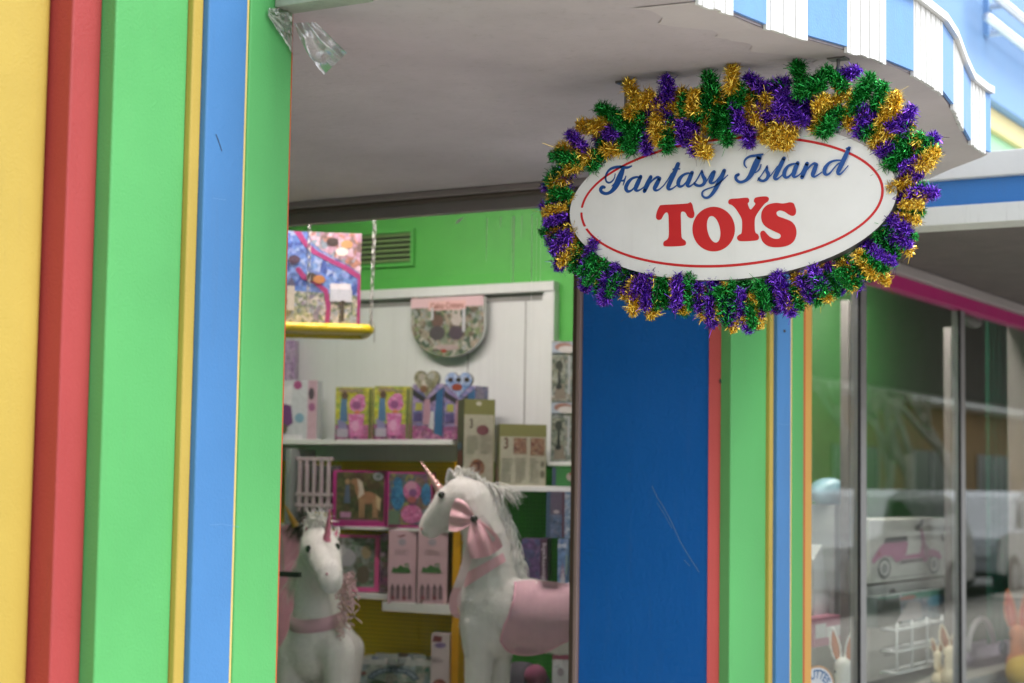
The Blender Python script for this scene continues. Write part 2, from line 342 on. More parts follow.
# valance of upright boards, white ones hang lower with saw-cut ends
WHT = P('white_paint', 0xdcdcda, rough=.5, bump=.25, bscale=60, dirt=.05); LBL = P('light_blue_paint', 0x6c9cd8, rough=.5, bump=.3, dirt=.12, var=.08, vscale=14)
dense = []
for i in range(len(outer)-len(tail)-1):
    a, b = outer[i], outer[i+1]; k = max(2, int((b-a).length/.018)); ci = i-2
    for j in range(k): dense.append((a.lerp(b, j/k), a.lerp(b, (j+1)/k), ci, j, k))
boards = {}
for a, b, ci, j, k in dense: boards.setdefault(ci, []).append((a, b, j, k))
fil = 0
for ci, segs in sorted(boards.items()):
    col = EC[ci] if 0 <= ci < len(EC) else (ci % 2)
    m = LBL if col else WHT; q = MB()
    for a, b, j, k in segs:
        d = (b-a).normalized(); nn = Vector((d.y, -d.x, 0)); tt = .012
        zb = ZS-.006+(.012 if col else 0)
        rg = 0 if col else .006+.008*noise.noise(Vector((j*.33, ci*3.1, 0))); grow = (.0022 if j % 3 else 0)+.001*math.sin(j*1.9) if not col else 0
        P0 = [a+nn*(.004+grow), b+nn*(.004+grow), b+nn*(.004+grow+tt), a+nn*(.004+grow+tt)]
        lo_ = [Vector((p.x, p.y, zb-rg)) for n_, p in enumerate(P0)]; hi = [Vector((p.x, p.y, ZS+.245)) for p in P0]
        vs = lo_+hi; q.raw(vs, [(3, 2, 1, 0), (4, 5, 6, 7), (0, 1, 5, 4), (1, 2, 6, 5), (2, 3, 7, 6), (3, 0, 4, 7)], m)
    q.build('valance_board', canopy)
q = MB()
for a, b, ci, j, k in dense:
    d = (b-a).normalized(); nn = Vector((d.y, -d.x, 0)); vs = []
    for z in (ZS+.246, ZS+.275): vs += [Vector((*(p+nn*e).xy, z)) for p, e in ((a, -.02), (b, -.02), (b, .035), (a, .035))]
    q.raw(vs, [(3, 2, 1, 0), (4, 5, 6, 7), (0, 1, 5, 4), (1, 2, 6, 5), (2, 3, 7, 6), (3, 0, 4, 7)], WHT)
q.build('valance_cap', canopy)
# near end: unpainted drip board under a white and blue fascia
gry = M('weathered_board', 0x9aa294, rough=.85, bump=.8, bscale=40, var=.2, vscale=12, dirt=.4)
xa, xb = PZ(293, 17, ZS).x, PZ(369, 8, ZS).x
q = MB(); q.box(XF+.002, xb+.06, YN-.09, YN-.003, ZS-.004, ZS+.05, gry); q.build('drip_board', canopy, bevel=.004)
q = MB(); q.box(XF+.105, -2.28, YN-.11, YN-.0035, ZS+.051, ZS+.3, WHT); q.build('end_fascia', canopy, bevel=.004)
q = MB(); q.box(XF+.002, XF+.104, YN-.11, YN-.0035, ZS+.051, ZS+.3, LBL); q.build('end_fascia_block', canopy, bevel=.004)
q = MB(); q.box(xb+.065, -2.27, YN-.1, YN-.003, ZS-.002, ZS+.05, SOF2); q.build('end_trim', canopy, bevel=.004)
# ------------------------------------------------------------------ clear plastic wrap taped round the pillar top
def wrapfilm():
    m = bpy.data.materials.new('clear_film'); m.use_nodes = True; n = m.node_tree; n.nodes.clear(); L = n.links.new
    o = n.nodes.new('ShaderNodeOutputMaterial'); tr = n.nodes.new('ShaderNodeBsdfTransparent'); tr.inputs[0].default_value = (.8, .8, .8, 1)
    gl = n.nodes.new('ShaderNodeBsdfGlossy'); gl.inputs['Roughness'].default_value = .2; gl.inputs[0].default_value = (.95, .95, .95, 1)
    lw = n.nodes.new('ShaderNodeLayerWeight'); lw.inputs[0].default_value = .35; mr = n.nodes.new('ShaderNodeMapRange'); mr.inputs[3].default_value = .3; mr.inputs[4].default_value = .95
    mx = n.nodes.new('ShaderNodeMixShader'); L(lw.outputs['Facing'], mr.inputs[0]); L(mr.outputs[0], mx.inputs[0]); L(tr.outputs[0], mx.inputs[1]); L(gl.outputs[0], mx.inputs[2]); L(mx.outputs[0], o.inputs[0]); return m
film = wrapfilm(); q = MB()
NU, NV = 16, 14
cor = [(294, 23), (316, 22), (347, 53), (324, 75)]
ys = YN-.02
g = []
for i in range(NU+1):
    for j in range(NV+1):
        u, v = i/NU, j/NV
        x = (cor[0][0]*(1-u)+cor[1][0]*u)*(1-v)+(cor[3][0]*(1-u)+cor[2][0]*u)*v-(4*math.sin(v*3.1)*(1-u))
        y = (cor[0][1]*(1-u)+cor[1][1]*u)*(1-v)+(cor[3][1]*(1-u)+cor[2][1]*u)*v
        e = .06*noise.noise(Vector((u*4, v*2.2, 1)))+.02*noise.noise(Vector((u*9, v*4, 4)))
        g.append(PY(x, y, ys+e))
q.raw(g, [(i*(NV+1)+j, (i+1)*(NV+1)+j, (i+1)*(NV+1)+j+1, i*(NV+1)+j+1) for i in range(NU) for j in range(NV)], film)
g = []                                         # the part stuck round the pillar face
for i in range(NU+1):
    for j in range(NV+1):
        u, v = i/NU, j/NV; x = 268+26*u; y = 8+(40*u+8)*v
        g.append(PX(x, y, XF+.006+.02*abs(noise.noise(Vector((u*6, v*7, 9))))))
q.raw(g, [(i*(NV+1)+j, (i+1)*(NV+1)+j, (i+1)*(NV+1)+j+1, i*(NV+1)+j+1) for i in range(NU) for j in range(NV)], film)
o = q.build('plastic_wrap', None, smooth=False)
for p in o.data.polygons: p.use_smooth = True
tag(o, 'crumpled clear plastic wrap stuck to pilaster top, its loose end hanging', 'plastic wrap')

# ------------------------------------------------------------------ display window facing down the street
win = thing('display_window', 'large display window with brown frame showing the plush unicorns', 'window', (-4.7, YB, .4))
BRN = M('brown_frame', 0x4f3f35, rough=.5, bump=.2); TAU = M('taupe_paint', 0x93888a, rough=.65, bump=.4, bscale=40, var=.1); DKB = M('dark_header', 0x5e534c, rough=.7, var=.2, vscale=12); PKB = M('pinkish_trim', 0x8f7a74, rough=.55)
zA = PY(415, 187, YB-.06).z; zH1 = PY(415, 198, YB-.06).z; zH2 = PY(415, 203.5, YB).z; xw0 = -6.9
q = MB(); q.box(xw0, PY(708.4, 499, YB).x-.02, YB-.06, YB-.0005, zH1, ZS-.001, TAU); q.build('header_beam', win, bevel=.006); q = MB(); q.box(xw0-.3, xL, YB+.021, YB+.07, ZS-.1, 3.65, TAU); q.build('lintel', win)
q = MB(); q.box(xw0, PY(577, 300, YB).x, YB-.035, YB+.05, zH2, zH1-.001, DKB); q.build('header_rail', win, bevel=.004)
x1 = PY(572.5, 450, YB).x; x2 = PY(577, 450, YB).x
q = MB(); q.box(x1, x2-.0005, YB-.015, YB+.06, .3, zH2-.001, BRN); q.build('frame_jamb', win, bevel=.004)
q = MB(); q.box(x2, xL-.0005, YB-.022, YB+.1, 0, zH2-.001, PKB); q.build('outer_jamb', win, bevel=.004)
q = MB(); q.box(xw0, x1-.0005, YB-.02, YB+.06, .25, .34, BRN); q.build('sill', win, bevel=.004)
q = MB(); q.box(xw0, x1, YB+.01, YB+.016, .34, zH2, glass('window_glass', (.97, .97, .97), dirt=.012)); q.build('pane', win)
q = MB(); dr = M('dried_drip', 0xd8dcd6, rough=.7)          # dried water runs on the pane
for x, ya, yb, wd in ((487, 218, 262, .0016), (514, 216, 283, .0030), (512, 217, 300, .001), (532, 216, 330, .0018), (537, 218, 287, .001), (541, 216, 300, .0012), (501, 217, 228, .002), (522, 216, 240, .0013)):
    A, B = PY(x, ya, YB+.008), PY(x-1, yb, YB+.008); q.face([A+Vector((-wd, 0, 0)), A+Vector((wd, 0, 0)), B+Vector((wd*.3, 0, 0)), B+Vector((-wd*.3, 0, 0))], dr)
a = PY(459, 221, YB+.008); q.poly([a+Vector((-.02, 0, -.012)), a+Vector((0, 0, -.008)), a+Vector((.028, 0, .018)), a+Vector((-.012, 0, .004))], dr)
q.build('dried_drips', win)
q = MB(); q.box(xw0, XF-.1, YB+.001, YB+.25, 0, .25, DB); tag(q.build('window_base_wall'), 'low dark blue wall beneath the unicorn display window', 'wall')

# ------------------------------------------------------------------ next canopy up the street: banded fascia beam, dark soffit
YC = 8.05
zb0 = PY(960, 224, YC).z; zb1 = PY(960, 205, YC).z; zb2 = PY(960, 179.5, YC).z; zb3 = PY(1004, 151, YC).z
BB = P('beam_blue_paint', 0x3c7cc4, rough=.45); DSF = M('rough_dark_soffit', 0x77706e, rough=.9, bump=1, bscale=90, var=.15, vscale=5, bdist=.01)
nc = thing('next_canopy', 'neighbouring lower canopy with white and blue fascia beam and rough dark soffit', 'canopy', (-1.5, 9, zb0))
XO = .8
WGR = P('white_weathered', 0xe6e6e2, rough=.55, dirt=.35, bump=.4, bscale=50)
q = MB(); q.box(XF+.02, XO, YC, YC+.2, zb0, zb1, WGR); q.build('lower_fascia', nc, bevel=.004)
q = MB(); q.box(XF+.02, XO, YC+.012, YC+.2, zb1+.0005, zb2, BB); q.build('blue_fascia', nc)
q = MB(); q.box(XF+.02, XO+.04, YC-.03, YC+.2, zb2+.0005, zb3, WHT); q.build('top_fascia', nc, bevel=.006)
q = MB(); q.box(XF-.3, XO, YC+.2005, 34, zb0+.02, zb0+.2, DSF); q.build('soffit', nc)
q = MB(); q.box(XO-.1, XO+.02, YC+.201, 34, zb0, zb0+.45, WGR); q.build('street_fascia', nc)
q = MB(); q.box(XF-.3, XO-.1, YC+.2005, 34, zb0+.201, zb0+.22, WGR); q.build('roof_deck', nc)

# ------------------------------------------------------------------ upper storey: light blue wall stepping back to cream and green bands, pipe rail
us = thing('upper_storey_wall', 'light blue upper storey wall with cream and pale green bands below it', 'wall', (XF, 9, 3.3))
zu1 = PX(1000, 105, XF+.1).z; zu2 = PX(1000, 134, XF+.04).z
UB = P('sky_blue_paint', 0x7296c2, rough=.55, dirt=.04)
q = MB(); q.box(XF-.4, XF+.1, 2, 40, zu1, 9, UB); q.build('blue_wall_face', us, bevel=.008)
q = MB(); q.box(XF-.4, XF+.04, 2, 40, zu2, zu1-.001, P('cream_paint', 0xd0bf88)); q.build('cream_band', us, bevel=.008)
q = MB(); q.box(XF-.4, XF+.0, 8.3, 40, zb0+.23, zu2-.001, P('pale_green_paint', 0x94c49c)); q.build('green_band', us)
rail = thing('pipe_handrail', 'white metal double pipe handrail bracketed to upper blue wall', 'handrail', (XF+.2, 10, 4.2))
XR = XF+.22; met = M('galvanised_pipe', 0xd6d9de, rough=.35, metal=.6, var=.1)
for (xa_, ya_) in ((987, 17), (1001, 1)):
    p = PX(xa_, ya_, XR); s0 = p.y-(0 if ya_ > 10 else .35)
    q = MB(); q.tube([(XR, s0, p.z), (XR, p.y+6, p.z)], .028, met, 12); q.build('pipe', rail, smooth=True)
p = PX(986, 14, XF+.1); q = MB(); q.box(XF+.1, XF+.13, p.y-.05, p.y+.03, p.z-.14, p.z+.5, M('bracket_blue', 0x7fa6d4, rough=.5)); q.tube([(XF+.12, p.y, PX(987, 17, XR).z), (XR, p.y, PX(987, 17, XR).z)], .022, met, 10); q.tube([(XF+.12, p.y, PX(1001, 1, XR).z), (XR, p.y, PX(1001, 1, XR).z)], .022, met, 10); q.build('bracket', rail)

# ------------------------------------------------------------------ street-side shop window beyond the far pilaster
XG = XF-.06
sw = thing('street_window', 'tall street side shop window in three panes beneath magenta header', 'window', (XF, 10, .3))
y0w = PX(812, 499, XF2-.02).y; yend = PX(1034, 480, XG).y
zt = PX(950, 292, XF).z; zm = PX(900, 293, XG).z
MAG = P('magenta_paint', 0xc01878, rough=.5, dirt=.08); GRT = M('grey_trim', 0xb5aeae, rough=.6, bump=.3, dirt=.2); ALU = M('aluminium', 0xb9bbbd, rough=.38, metal=.7, var=.06); BLK = M('black_gasket', 0x15151a, rough=.6)
q = MB(); q.box(XF-.3, XF+.04, y0w-.3, 34, zt, zb0+.019, GRT); q.build('head_trim', sw, bevel=.008)
q = MB(); q.box(XG-.03, XF-.005, y0w+.0005, yend+.1, zm, zt-.0005, MAG); q.build('magenta_header', sw, bevel=.004)
def mull(px, wd=.085):
    y = PX(px, 500, XG+.018).y; q = MB(); q.box(XG-.04, XG+.018, y, y+wd, .3, zm-.0005, ALU); fr = q.build('mullion', sw, bevel=.002)
    q = MB(); q.box(XG+.0005, XG+.0175, y-.004, y-.0004, .3, zm-.0006, BLK); q.build('gasket', fr)
    return y
ya = mull(861); yb = mull(961.5)
gl2 = glass('street_glass', (.93, .96, .94), dirt=.01, extra=.0)
for a, b in ((y0w+.001, ya-.005), (ya+.086, yb-.005), (yb+.086, yend)):
    q = MB(); q.box(XG-.006, XG, a, b, .3, zm-.001, gl2); q.build('pane', sw)
q = MB(); q.box(XG-.08, XF-.004, y0w+.0005, yend+.1, .2, .2995, ALU); q.build('sill', sw)
q = MB(); q.box(XG-.05, XF+.002, yend+.0005, yend+.22, .3, zt-.0006, GRT); q.build('end_jamb', sw, bevel=.004)
q = MB(); q.box(XF-.3, XF-.02, y0w, 34, 0, .2, DB); tag(q.build('street_base_wall'), 'low wall beneath the street side shop window', 'wall')
q = MB(); q.box(XF-.3, XF-.01, yend+.2205, 34, .2, zt, P('grey_wall_paint', 0xa39c98)); q.box(-4.34, XF-.31, 15.9, 16, .3, 3.49, rec); tag(q.build('grey_side_wall'), 'grey wall beyond the street side shop window', 'wall')
# ------------------------------------------------------------------ hanging oval sign
YS = 5.35
cL, cR = PY(570, 195, YS), PY(897, 181, YS); cC = PY(733.5, 201.5, YS); aS = (cR.x-cL.x)/2; bS = 78.5*mpp(cC)
cC = Vector(((cL.x+cR.x)/2, YS, cC.z))
sign = thing('oval_sign', 'white oval hanging sign lettered in blue script and red capitals', 'sign', (cC.x, YS, cC.z))
SW = M('sign_white', 0xf0f1f3, rough=.38, bump=.04, bscale=30, var=.03, vscale=6, dirt=.06); SRIM = M('sign_rim', 0x8d8c8a, rough=.5, metal=.3, var=.15, vscale=20)
ring = [Vector((cC.x+aS*math.cos(2*math.pi*i/128), YS, cC.z+bS*math.sin(2*math.pi*i/128))) for i in range(128)]
q = MB(); q.prism(ring, (0, .045, 0), SW, SRIM); q.build('panel', sign, bevel=.003)
q = MB(); RR = M('sign_red', 0xd21f2b, rough=.4, var=.04, vscale=12); BB2 = M('sign_blue', 0x12509f, rough=.4, var=.04, vscale=12)
yl = YS-.0012
def ringpt(i, k): t = 2*math.pi*i/160; return Vector((cC.x+(aS-k)*math.cos(t), yl, cC.z+(bS-k)*math.sin(t)))
for i in range(160):
    if 78 <= i <= 79 or i == 86: continue
    q.face([ringpt(i, .042), ringpt(i+1, .042), ringpt(i+1, .0505), ringpt(i, .0505)], RR)
q.build('red_border', sign)
# script lettering: centre lines with pen width, traced in zoomed-photo units
Z1 = lambda x, y: (590+x/6.827, 130+y/6.827)
Z2 = lambda x, y: (720+x/6.827, 130+y/6.827)
def strokes(b, Z, lst, m, k):
    for st in lst:
        pts = spline(st, 6); base = len(b.v); P3 = []
        yy = yl-.0002*k[0]; k[0] += 1
        for x, y, w_ in pts: p = PY(*Z(x, y), yy); P3.append((p, w_/6.827*mpp(p)*.5*1.3))
        L_, R_ = [], []
        for i, (p, w_) in enumerate(P3):
            a = P3[max(0, i-1)][0]; c = P3[min(len(P3)-1, i+1)][0]; d = (c-a); d.y = 0; d.normalize(); nn = Vector((-d.z, 0, d.x)); L_.append(p+nn*w_); R_.append(p-nn*w_)
        for i in range(len(P3)-1): b.face([L_[i], L_[i+1], R_[i+1], R_[i]], m)
        for p, w_ in (P3[0], P3[-1]): b.face([p+Vector((w_*math.cos(t*.628), 0, w_*math.sin(t*.628))) for t in range(10)], m)
k = [0]
S1 = [
 [(112, 352, 10), (106, 330, 11), (112, 300, 12), (135, 270, 14), (170, 255, 15), (212, 252, 16), (252, 257, 14), (284, 246, 8)], [(112, 352, 10), (128, 360, 10), (148, 352, 9), (165, 330, 7), (172, 300, 6)],
 [(226, 264, 22), (212, 300, 32), (193, 345, 36), (172, 388, 30), (145, 420, 20), (112, 434, 16), (82, 425, 18), (72, 405, 20), (85, 390, 20), (100, 392, 14)],
 [(150, 382, 6), (175, 358, 7), (200, 347, 9), (228, 345, 10), (240, 330, 8), (244, 314, 5)], [(226, 376, 5), (234, 350, 9), (245, 316, 6)],
 [(335, 322, 8), (315, 322, 12), (285, 333, 15), (258, 362, 22), (245, 395, 22), (256, 418, 16), (280, 414, 11), (306, 388, 8), (332, 345, 8)], [(345, 320, 22), (328, 358, 26), (312, 398, 25), (322, 414, 14), (345, 406, 8), (376, 384, 7)],
 [(368, 392, 6), (388, 352, 8), (405, 328, 12)], [(414, 322, 22), (394, 368, 26), (372, 416, 22)], [(384, 400, 6), (410, 362, 8), (438, 334, 11), (460, 322, 14), (474, 330, 18)],
 [(474, 332, 22), (456, 368, 26), (442, 398, 24), (452, 412, 13), (475, 404, 8), (502, 380, 7)],
 [(502, 380, 7), (532, 338, 7), (556, 296, 7)], [(600, 234, 24), (576, 292, 26), (552, 345, 26), (534, 390, 24), (544, 405, 13), (568, 396, 8), (602, 370, 7)], [(566, 268, 7), (590, 264, 9), (612, 266, 7)], [(590, 238, 10), (604, 232, 9), (613, 228, 4)],
 [(684, 296, 8), (664, 296, 12), (636, 308, 15), (612, 334, 22), (602, 364, 22), (612, 385, 15), (634, 380, 11), (658, 354, 8), (682, 316, 8)], [(696, 292, 22), (680, 330, 26), (666, 370, 24), (676, 385, 13), (698, 374, 8), (728, 345, 7)],
 [(705, 372, 6), (735, 330, 8), (764, 276, 9)], [(764, 284, 14), (770, 312, 18), (784, 342, 22), (774, 370, 18), (748, 381, 14), (722, 374, 15), (712, 362, 12)], [(748, 381, 8), (785, 362, 6), (815, 320, 6)],
 [(812, 322, 6), (828, 296, 9), (842, 286, 16)], [(846, 288, 22), (834, 322, 24), (822, 352, 22), (836, 362, 12), (860, 348, 8), (895, 305, 7)],
 [(916, 278, 22), (896, 324, 26), (872, 372, 26), (846, 420, 22), (814, 456, 15), (784, 462, 12), (766, 444, 11), (770, 420, 10), (800, 402, 8), (850, 384, 7), (900, 346, 7), (940, 308, 6)]]
S2 = [
 [(182, 258, 6), (166, 236, 9), (170, 206, 11), (200, 182, 13), (245, 174, 14), (292, 166, 10)], [(268, 184, 30), (246, 230, 36), (226, 274, 34), (202, 318, 26), (172, 346, 17), (138, 356, 15), (112, 340, 15), (108, 316, 17), (126, 304, 16)], [(222, 296, 6), (250, 286, 7), (270, 266, 9), (280, 236, 7)],
 [(256, 344, 6), (290, 298, 7), (322, 246, 9)], [(320, 254, 14), (320, 280, 18), (330, 304, 22), (320, 332, 18), (296, 347, 14), (272, 342, 15), (264, 330, 12)], [(296, 347, 8), (335, 322, 6), (365, 285, 6), (392, 248, 6)],
 [(436, 194, 22), (412, 244, 26), (388, 292, 26), (374, 324, 22), (386, 336, 13), (408, 322, 8), (436, 296, 7)],
 [(518, 230, 8), (495, 233, 12), (466, 246, 15), (444, 276, 22), (438, 306, 22), (450, 324, 15), (472, 316, 11), (496, 288, 8), (520, 246, 8)], [(530, 226, 22), (514, 264, 26), (502, 306, 24), (512, 320, 13), (532, 312, 8), (560, 290, 7)],
 [(552, 296, 6), (572, 262, 8), (586, 240, 12)], [(594, 230, 22), (578, 274, 26), (560, 322, 22)], [(570, 306, 6), (596, 268, 8), (622, 240, 11), (644, 228, 14), (656, 236, 18)], [(657, 238, 22), (644, 274, 26), (634, 304, 24), (644, 318, 13), (664, 310, 8), (694, 288, 7)],
 [(832, 208, 8), (800, 207, 10), (772, 212, 12), (744, 226, 15), (720, 256, 22), (712, 286, 22), (724, 304, 15), (746, 298, 11), (772, 268, 8), (800, 236, 8), (826, 222, 8)], [(880, 124, 20), (854, 184, 26), (826, 242, 26), (806, 286, 23), (816, 302, 13), (838, 286, 8), (874, 244, 6)], [(862, 126, 8), (880, 120, 8), (892, 118, 4)]]
q = MB(); strokes(q, Z1, S1, BB2, k); strokes(q, Z2, S2, BB2, k); q.build('blue_script', sign)
Z3 = lambda x, y: (640+x/5.689, 185+y/5.689)
TT = [(124, 114), (200, 110), (270, 105), (286, 98), (298, 112), (304, 140), (310, 166), (303, 186), (285, 188), (270, 178), (260, 160), (246, 151), (233, 160), (233, 210), (235, 280), (240, 304), (256, 316), (262, 330), (252, 344), (200, 349), (145, 349), (133, 340), (136, 322), (156, 308), (164, 280), (163, 200), (160, 165), (150, 156), (136, 168), (121, 194), (102, 198), (91, 184), (96, 152), (110, 122)]
YY = [(502, 94), (514, 80), (560, 76), (606, 72), (620, 80), (620, 96), (613, 106), (622, 132), (631, 139), (640, 130), (656, 108), (648, 94), (652, 76), (672, 68), (718, 65), (733, 76), (728, 93), (710, 106), (684, 138), (660, 175), (653, 200), (653, 250), (658, 272), (672, 282), (677, 300), (666, 314), (620, 319), (570, 319), (554, 309), (553, 294), (564, 283), (577, 274), (581, 240), (579, 196), (562, 162), (540, 130), (520, 113), (506, 108)]
SS = [(835, 102), (852, 98), (872, 103), (881, 120), (888, 145), (884, 167), (868, 176), (846, 168), (822, 152), (795, 145), (777, 156), (784, 176), (820, 190), (860, 207), (884, 236), (890, 275), (878, 315), (850, 340), (810, 352), (760, 354), (725, 345), (700, 325), (688, 300), (684, 275), (692, 262), (706, 261), (720, 276), (740, 295), (766, 306), (790, 305), (801, 292), (794, 278), (760, 262), (720, 240), (697, 215), (689, 180), (697, 142), (725, 113), (770, 102), (810, 105)]
q = MB()
for pts in (TT, YY, SS): q.poly([PY(*Z3(x, y), yl) for x, y in spline(pts, 4, True)], RR)
oo = []; ii = []
for i in range(64):
    t = 2*math.pi*i/64; oo.append(PY(*Z3(419+121*math.cos(t), 251+127*math.sin(t)), yl)); c, s_ = math.cos(-.2), math.sin(-.2)
    ex, ey = 36*math.cos(t), 77*math.sin(t); ii.append(PY(*Z3(419+ex*c-ey*s_, 252+ex*s_+ey*c), yl))
for i in range(64): j = (i+1) % 64; q.face([oo[i], oo[j], ii[j], ii[i]], RR)
q.build('red_capitals', sign)
for dx in (-.38, .38):
    q = MB(); q.tube([(cC.x+dx, YS+.022, cC.z+bS*.78), (cC.x+dx, YS+.022, ZS)], .006, M('steel_rod', 0x77777a, rough=.4, metal=.9), 8); q.box(cC.x+dx-.03, cC.x+dx+.03, YS, YS+.045, ZS-.008, ZS-.0005, MC['steel_rod']); q.build('hanger', sign)
# spots of grime on the rim
# ------------------------------------------------------------------ tinsel garland
TP = M('purple_tinsel', (.20, .06, .62), rough=.2, metal=.85, var=.15, vscale=60); TG = M('green_tinsel', (.03, .36, .07), rough=.2, metal=.85, var=.2, vscale=60); TY = M('gold_tinsel', (.95, .68, .11), rough=.2, metal=.9, var=.15, vscale=60)
TM = {'P': TP, 'G': TG, 'Y': TY}
gar = thing('tinsel_garland', 'purple, green and gold tinsel garland wound around the oval sign', 'garland', (cC.x, YS, cC.z))
rnd = random.Random(11)
def tuft(px, py, dx, dy, L_, r, col, yo=0, into=None):
    """one fluffy end of tinsel: foil blades standing out all round a short twisted wire"""
    c = PY(px, py, YS+yo); s_ = mpp(c); ax = (PY(px+dx, py+dy, YS+yo)-c).normalized(); ax = (ax+Vector((0, rnd.uniform(-.35, .15), 0))).normalized()
    u = ax.cross(Vector((0, 1, 0))).normalized(); v = ax.cross(u); Lm = L_*s_; rm = r*s_; b = into or MB(); m = TM[col]
    nb = int(950*(L_/32)*(r/13)**1.2); bend = Vector((rnd.uniform(-.2, .2), rnd.uniform(-.1, .1), rnd.uniform(-.25, .05)))*Lm*.5
    for i in range(nb):
        t = rnd.random(); ph = rnd.random()*6.283; out = u*math.cos(ph)+v*math.sin(ph); taper = min(1, (1-t)*4+.35, t*5+.5)
        o = c+ax*(t-.5)*Lm+bend*(t*t)+out*rm*.42*taper*rnd.random()
        d = (out*rnd.uniform(.5, 1)+ax*rnd.uniform(-.8, 1.1)+u*rnd.uniform(-.5, .5)+v*rnd.uniform(-.5, .5)).normalized(); ln = rm*rnd.uniform(.35, .82)*taper
        sd = d.cross(Vector((rnd.uniform(-1, 1), rnd.uniform(-1, 1), rnd.uniform(-1, 1)))).normalized()*rnd.uniform(.0009, .0015); kx = d.cross(sd).normalized()*ln*rnd.uniform(-.35, .35)
        mid = o+d*ln*.55+kx; b.face([o-sd, o+sd, mid+sd, mid-sd], m); tip = o+d*ln-kx*.4; b.face([mid-sd, mid+sd, tip+sd*.5, tip-sd*.5], m)
    for i in range(7):                           # a few strands hang loose
        t = rnd.random(); o = c+ax*(t-.5)*Lm+bend*(t*t); d = Vector((rnd.uniform(-1, 1), rnd.uniform(-.6, .3), rnd.uniform(-1.2, .4))).normalized(); sd = d.cross(Vector((rnd.uniform(-1, 1), 1, rnd.uniform(-1, 1)))).normalized()*.0009; e = o+d*rm*rnd.uniform(1, 1.45)
        b.face([o-sd, o+sd, e+sd*.6, e-sd*.6], m)
    b.tube([c-ax*Lm*.5, c+bend*.25, c+ax*Lm*.5+bend], .0018, MC['steel_rod'], 5)
    if not into: b.build('tinsel_tuft', gar)
base = """556,186 P;562,197 Y;553,206 P;560,214 G;551,228 G;563,231 P;559,243 P;566,241 Y;563,255 P;577,258 G;589,258 P;587,274 P;602,272 Y;607,288 P;615,280 P;625,283 Y;636,280 G;633,296 Y;648,293 P;656,284 P;654,303 Y;666,294 G;678,292 P;685,300 G;692,292 G;703,304 Y;716,298 P;712,312 P;724,305 G;731,315 Y;736,298 G;747,303 G;744,316 P;757,312 Y;763,296 G;770,298 P;783,290 P;789,302 P;800,288 Y;812,290 G;818,281 P;826,288 Y;836,280 P;848,275 Y;856,277 P;868,266 Y;874,254 P;879,268 Y;888,245 G;898,237 G;905,241 Y;901,226 P;909,210 G;912,196 P;925,192 P;905,182 Y;919,168 Y;902,157 G;912,146 Y;930,146 P;928,158 Y;897,124 P;905,132 G;886,112 Y;876,112 G;862,119 P"""
top = """632,92 -1 -2 Y;641,104 -1 1 Y;608,112 -2 -1 G;590,126 -2 -.4 Y;601,134 -1 .5 Y;614,136 1 .5 Y;623,124 -1 -1 G;638,117 0 -1 P;652,122 1 -1 P;660,108 -.6 -1 P;668,90 .3 -2 P;676,104 2 -.4 Y;690,112 1 -.3 Y;702,94 1 -.5 Y;634,148 -1 2 G;646,152 0 2 P;657,140 .3 2 Y;668,145 .2 2 G;684,140 0 2 P;694,146 .4 2 P;701,152 1 1 Y;712,86 -.4 -2 G;733,78 .1 -2 Y;738,96 0 2 G;746,108 .5 1 Y;706,106 0 2 G;718,122 -.3 2 G;728,136 0 2 G;748,140 0 2 P;738,118 .4 2 P;760,112 -.4 1 Y;765,136 -.5 2 Y;779,132 -.3 2 Y;790,140 -.5 2 Y;756,82 -1.3 -1 P;776,86 -1 .3 P;783,104 0 2 P;796,116 1 .6 P;800,74 -.4 -2 G;810,88 1 -.4 G;822,76 1 -.8 G;846,74 1.5 -.6 P;837,80 -1 -1 G;826,104 -1 .4 Y;812,112 -1 1 P;834,120 -.6 1 G;848,118 .6 1 Y;845,92 1 1 Y;858,100 .6 -1.6 G;866,86 .8 -1.8 G;880,96 .5 -2 G;895,104 .5 -2 Y;905,120 .8 -1.6 P;576,152 -1 -1 P;566,168 -2 -.6 G;580,172 -1 .6 Y;572,160 -1 -.3 Y"""
cx, cy = 733.5, 201.5
rest = MB()
for i_, it in enumerate(base.split(';')):
    xy, col = it.split(); x, y = map(float, xy.split(','))
    dx, dy = (x-cx)/163**2, (y-cy)/79**2; l_ = math.hypot(dx, dy); dx, dy = dx/l_, dy/l_
    if y > 250: dx += .25                    # the windings lean along the rim
    x -= dx*1; y -= dy*1
    tuft(x, y, dx, dy, rnd.uniform(30, 38), rnd.uniform(10, 12), col, rnd.uniform(-.02, .05), rest if i_ % 3 == 1 else None)
def rim(x): return cy-.055*(x-cx)-79*math.sqrt(max(0, 1-((x-cx)/163.5)**2))
for i_ in range(40):                         # the strands wound thickly behind the top
    x = 596+i_*6.2; e = rnd.uniform(-26, 2)
    if x < 640: e = rnd.uniform(-14, 4)
    tuft(x, rim(x)+e-6, rnd.uniform(-1, 1), rnd.uniform(-1, 1), 26, 12.5, 'PGYPG'[rnd.randrange(5)], rnd.uniform(.0, .04) if e < -4 else -.01, rest)
for i_ in range(22):
    t = math.pi*(.98+1.04*i_/21); x, y = cx+166*math.cos(t), cy-82*math.sin(t)-.055*166*math.cos(t)
    tuft(x, y, math.cos(t)*.5+.6, -math.sin(t), 22, 10, 'GPYG'[i_ % 4], .06, rest)
bl = [it.split() for it in base.split(';')]
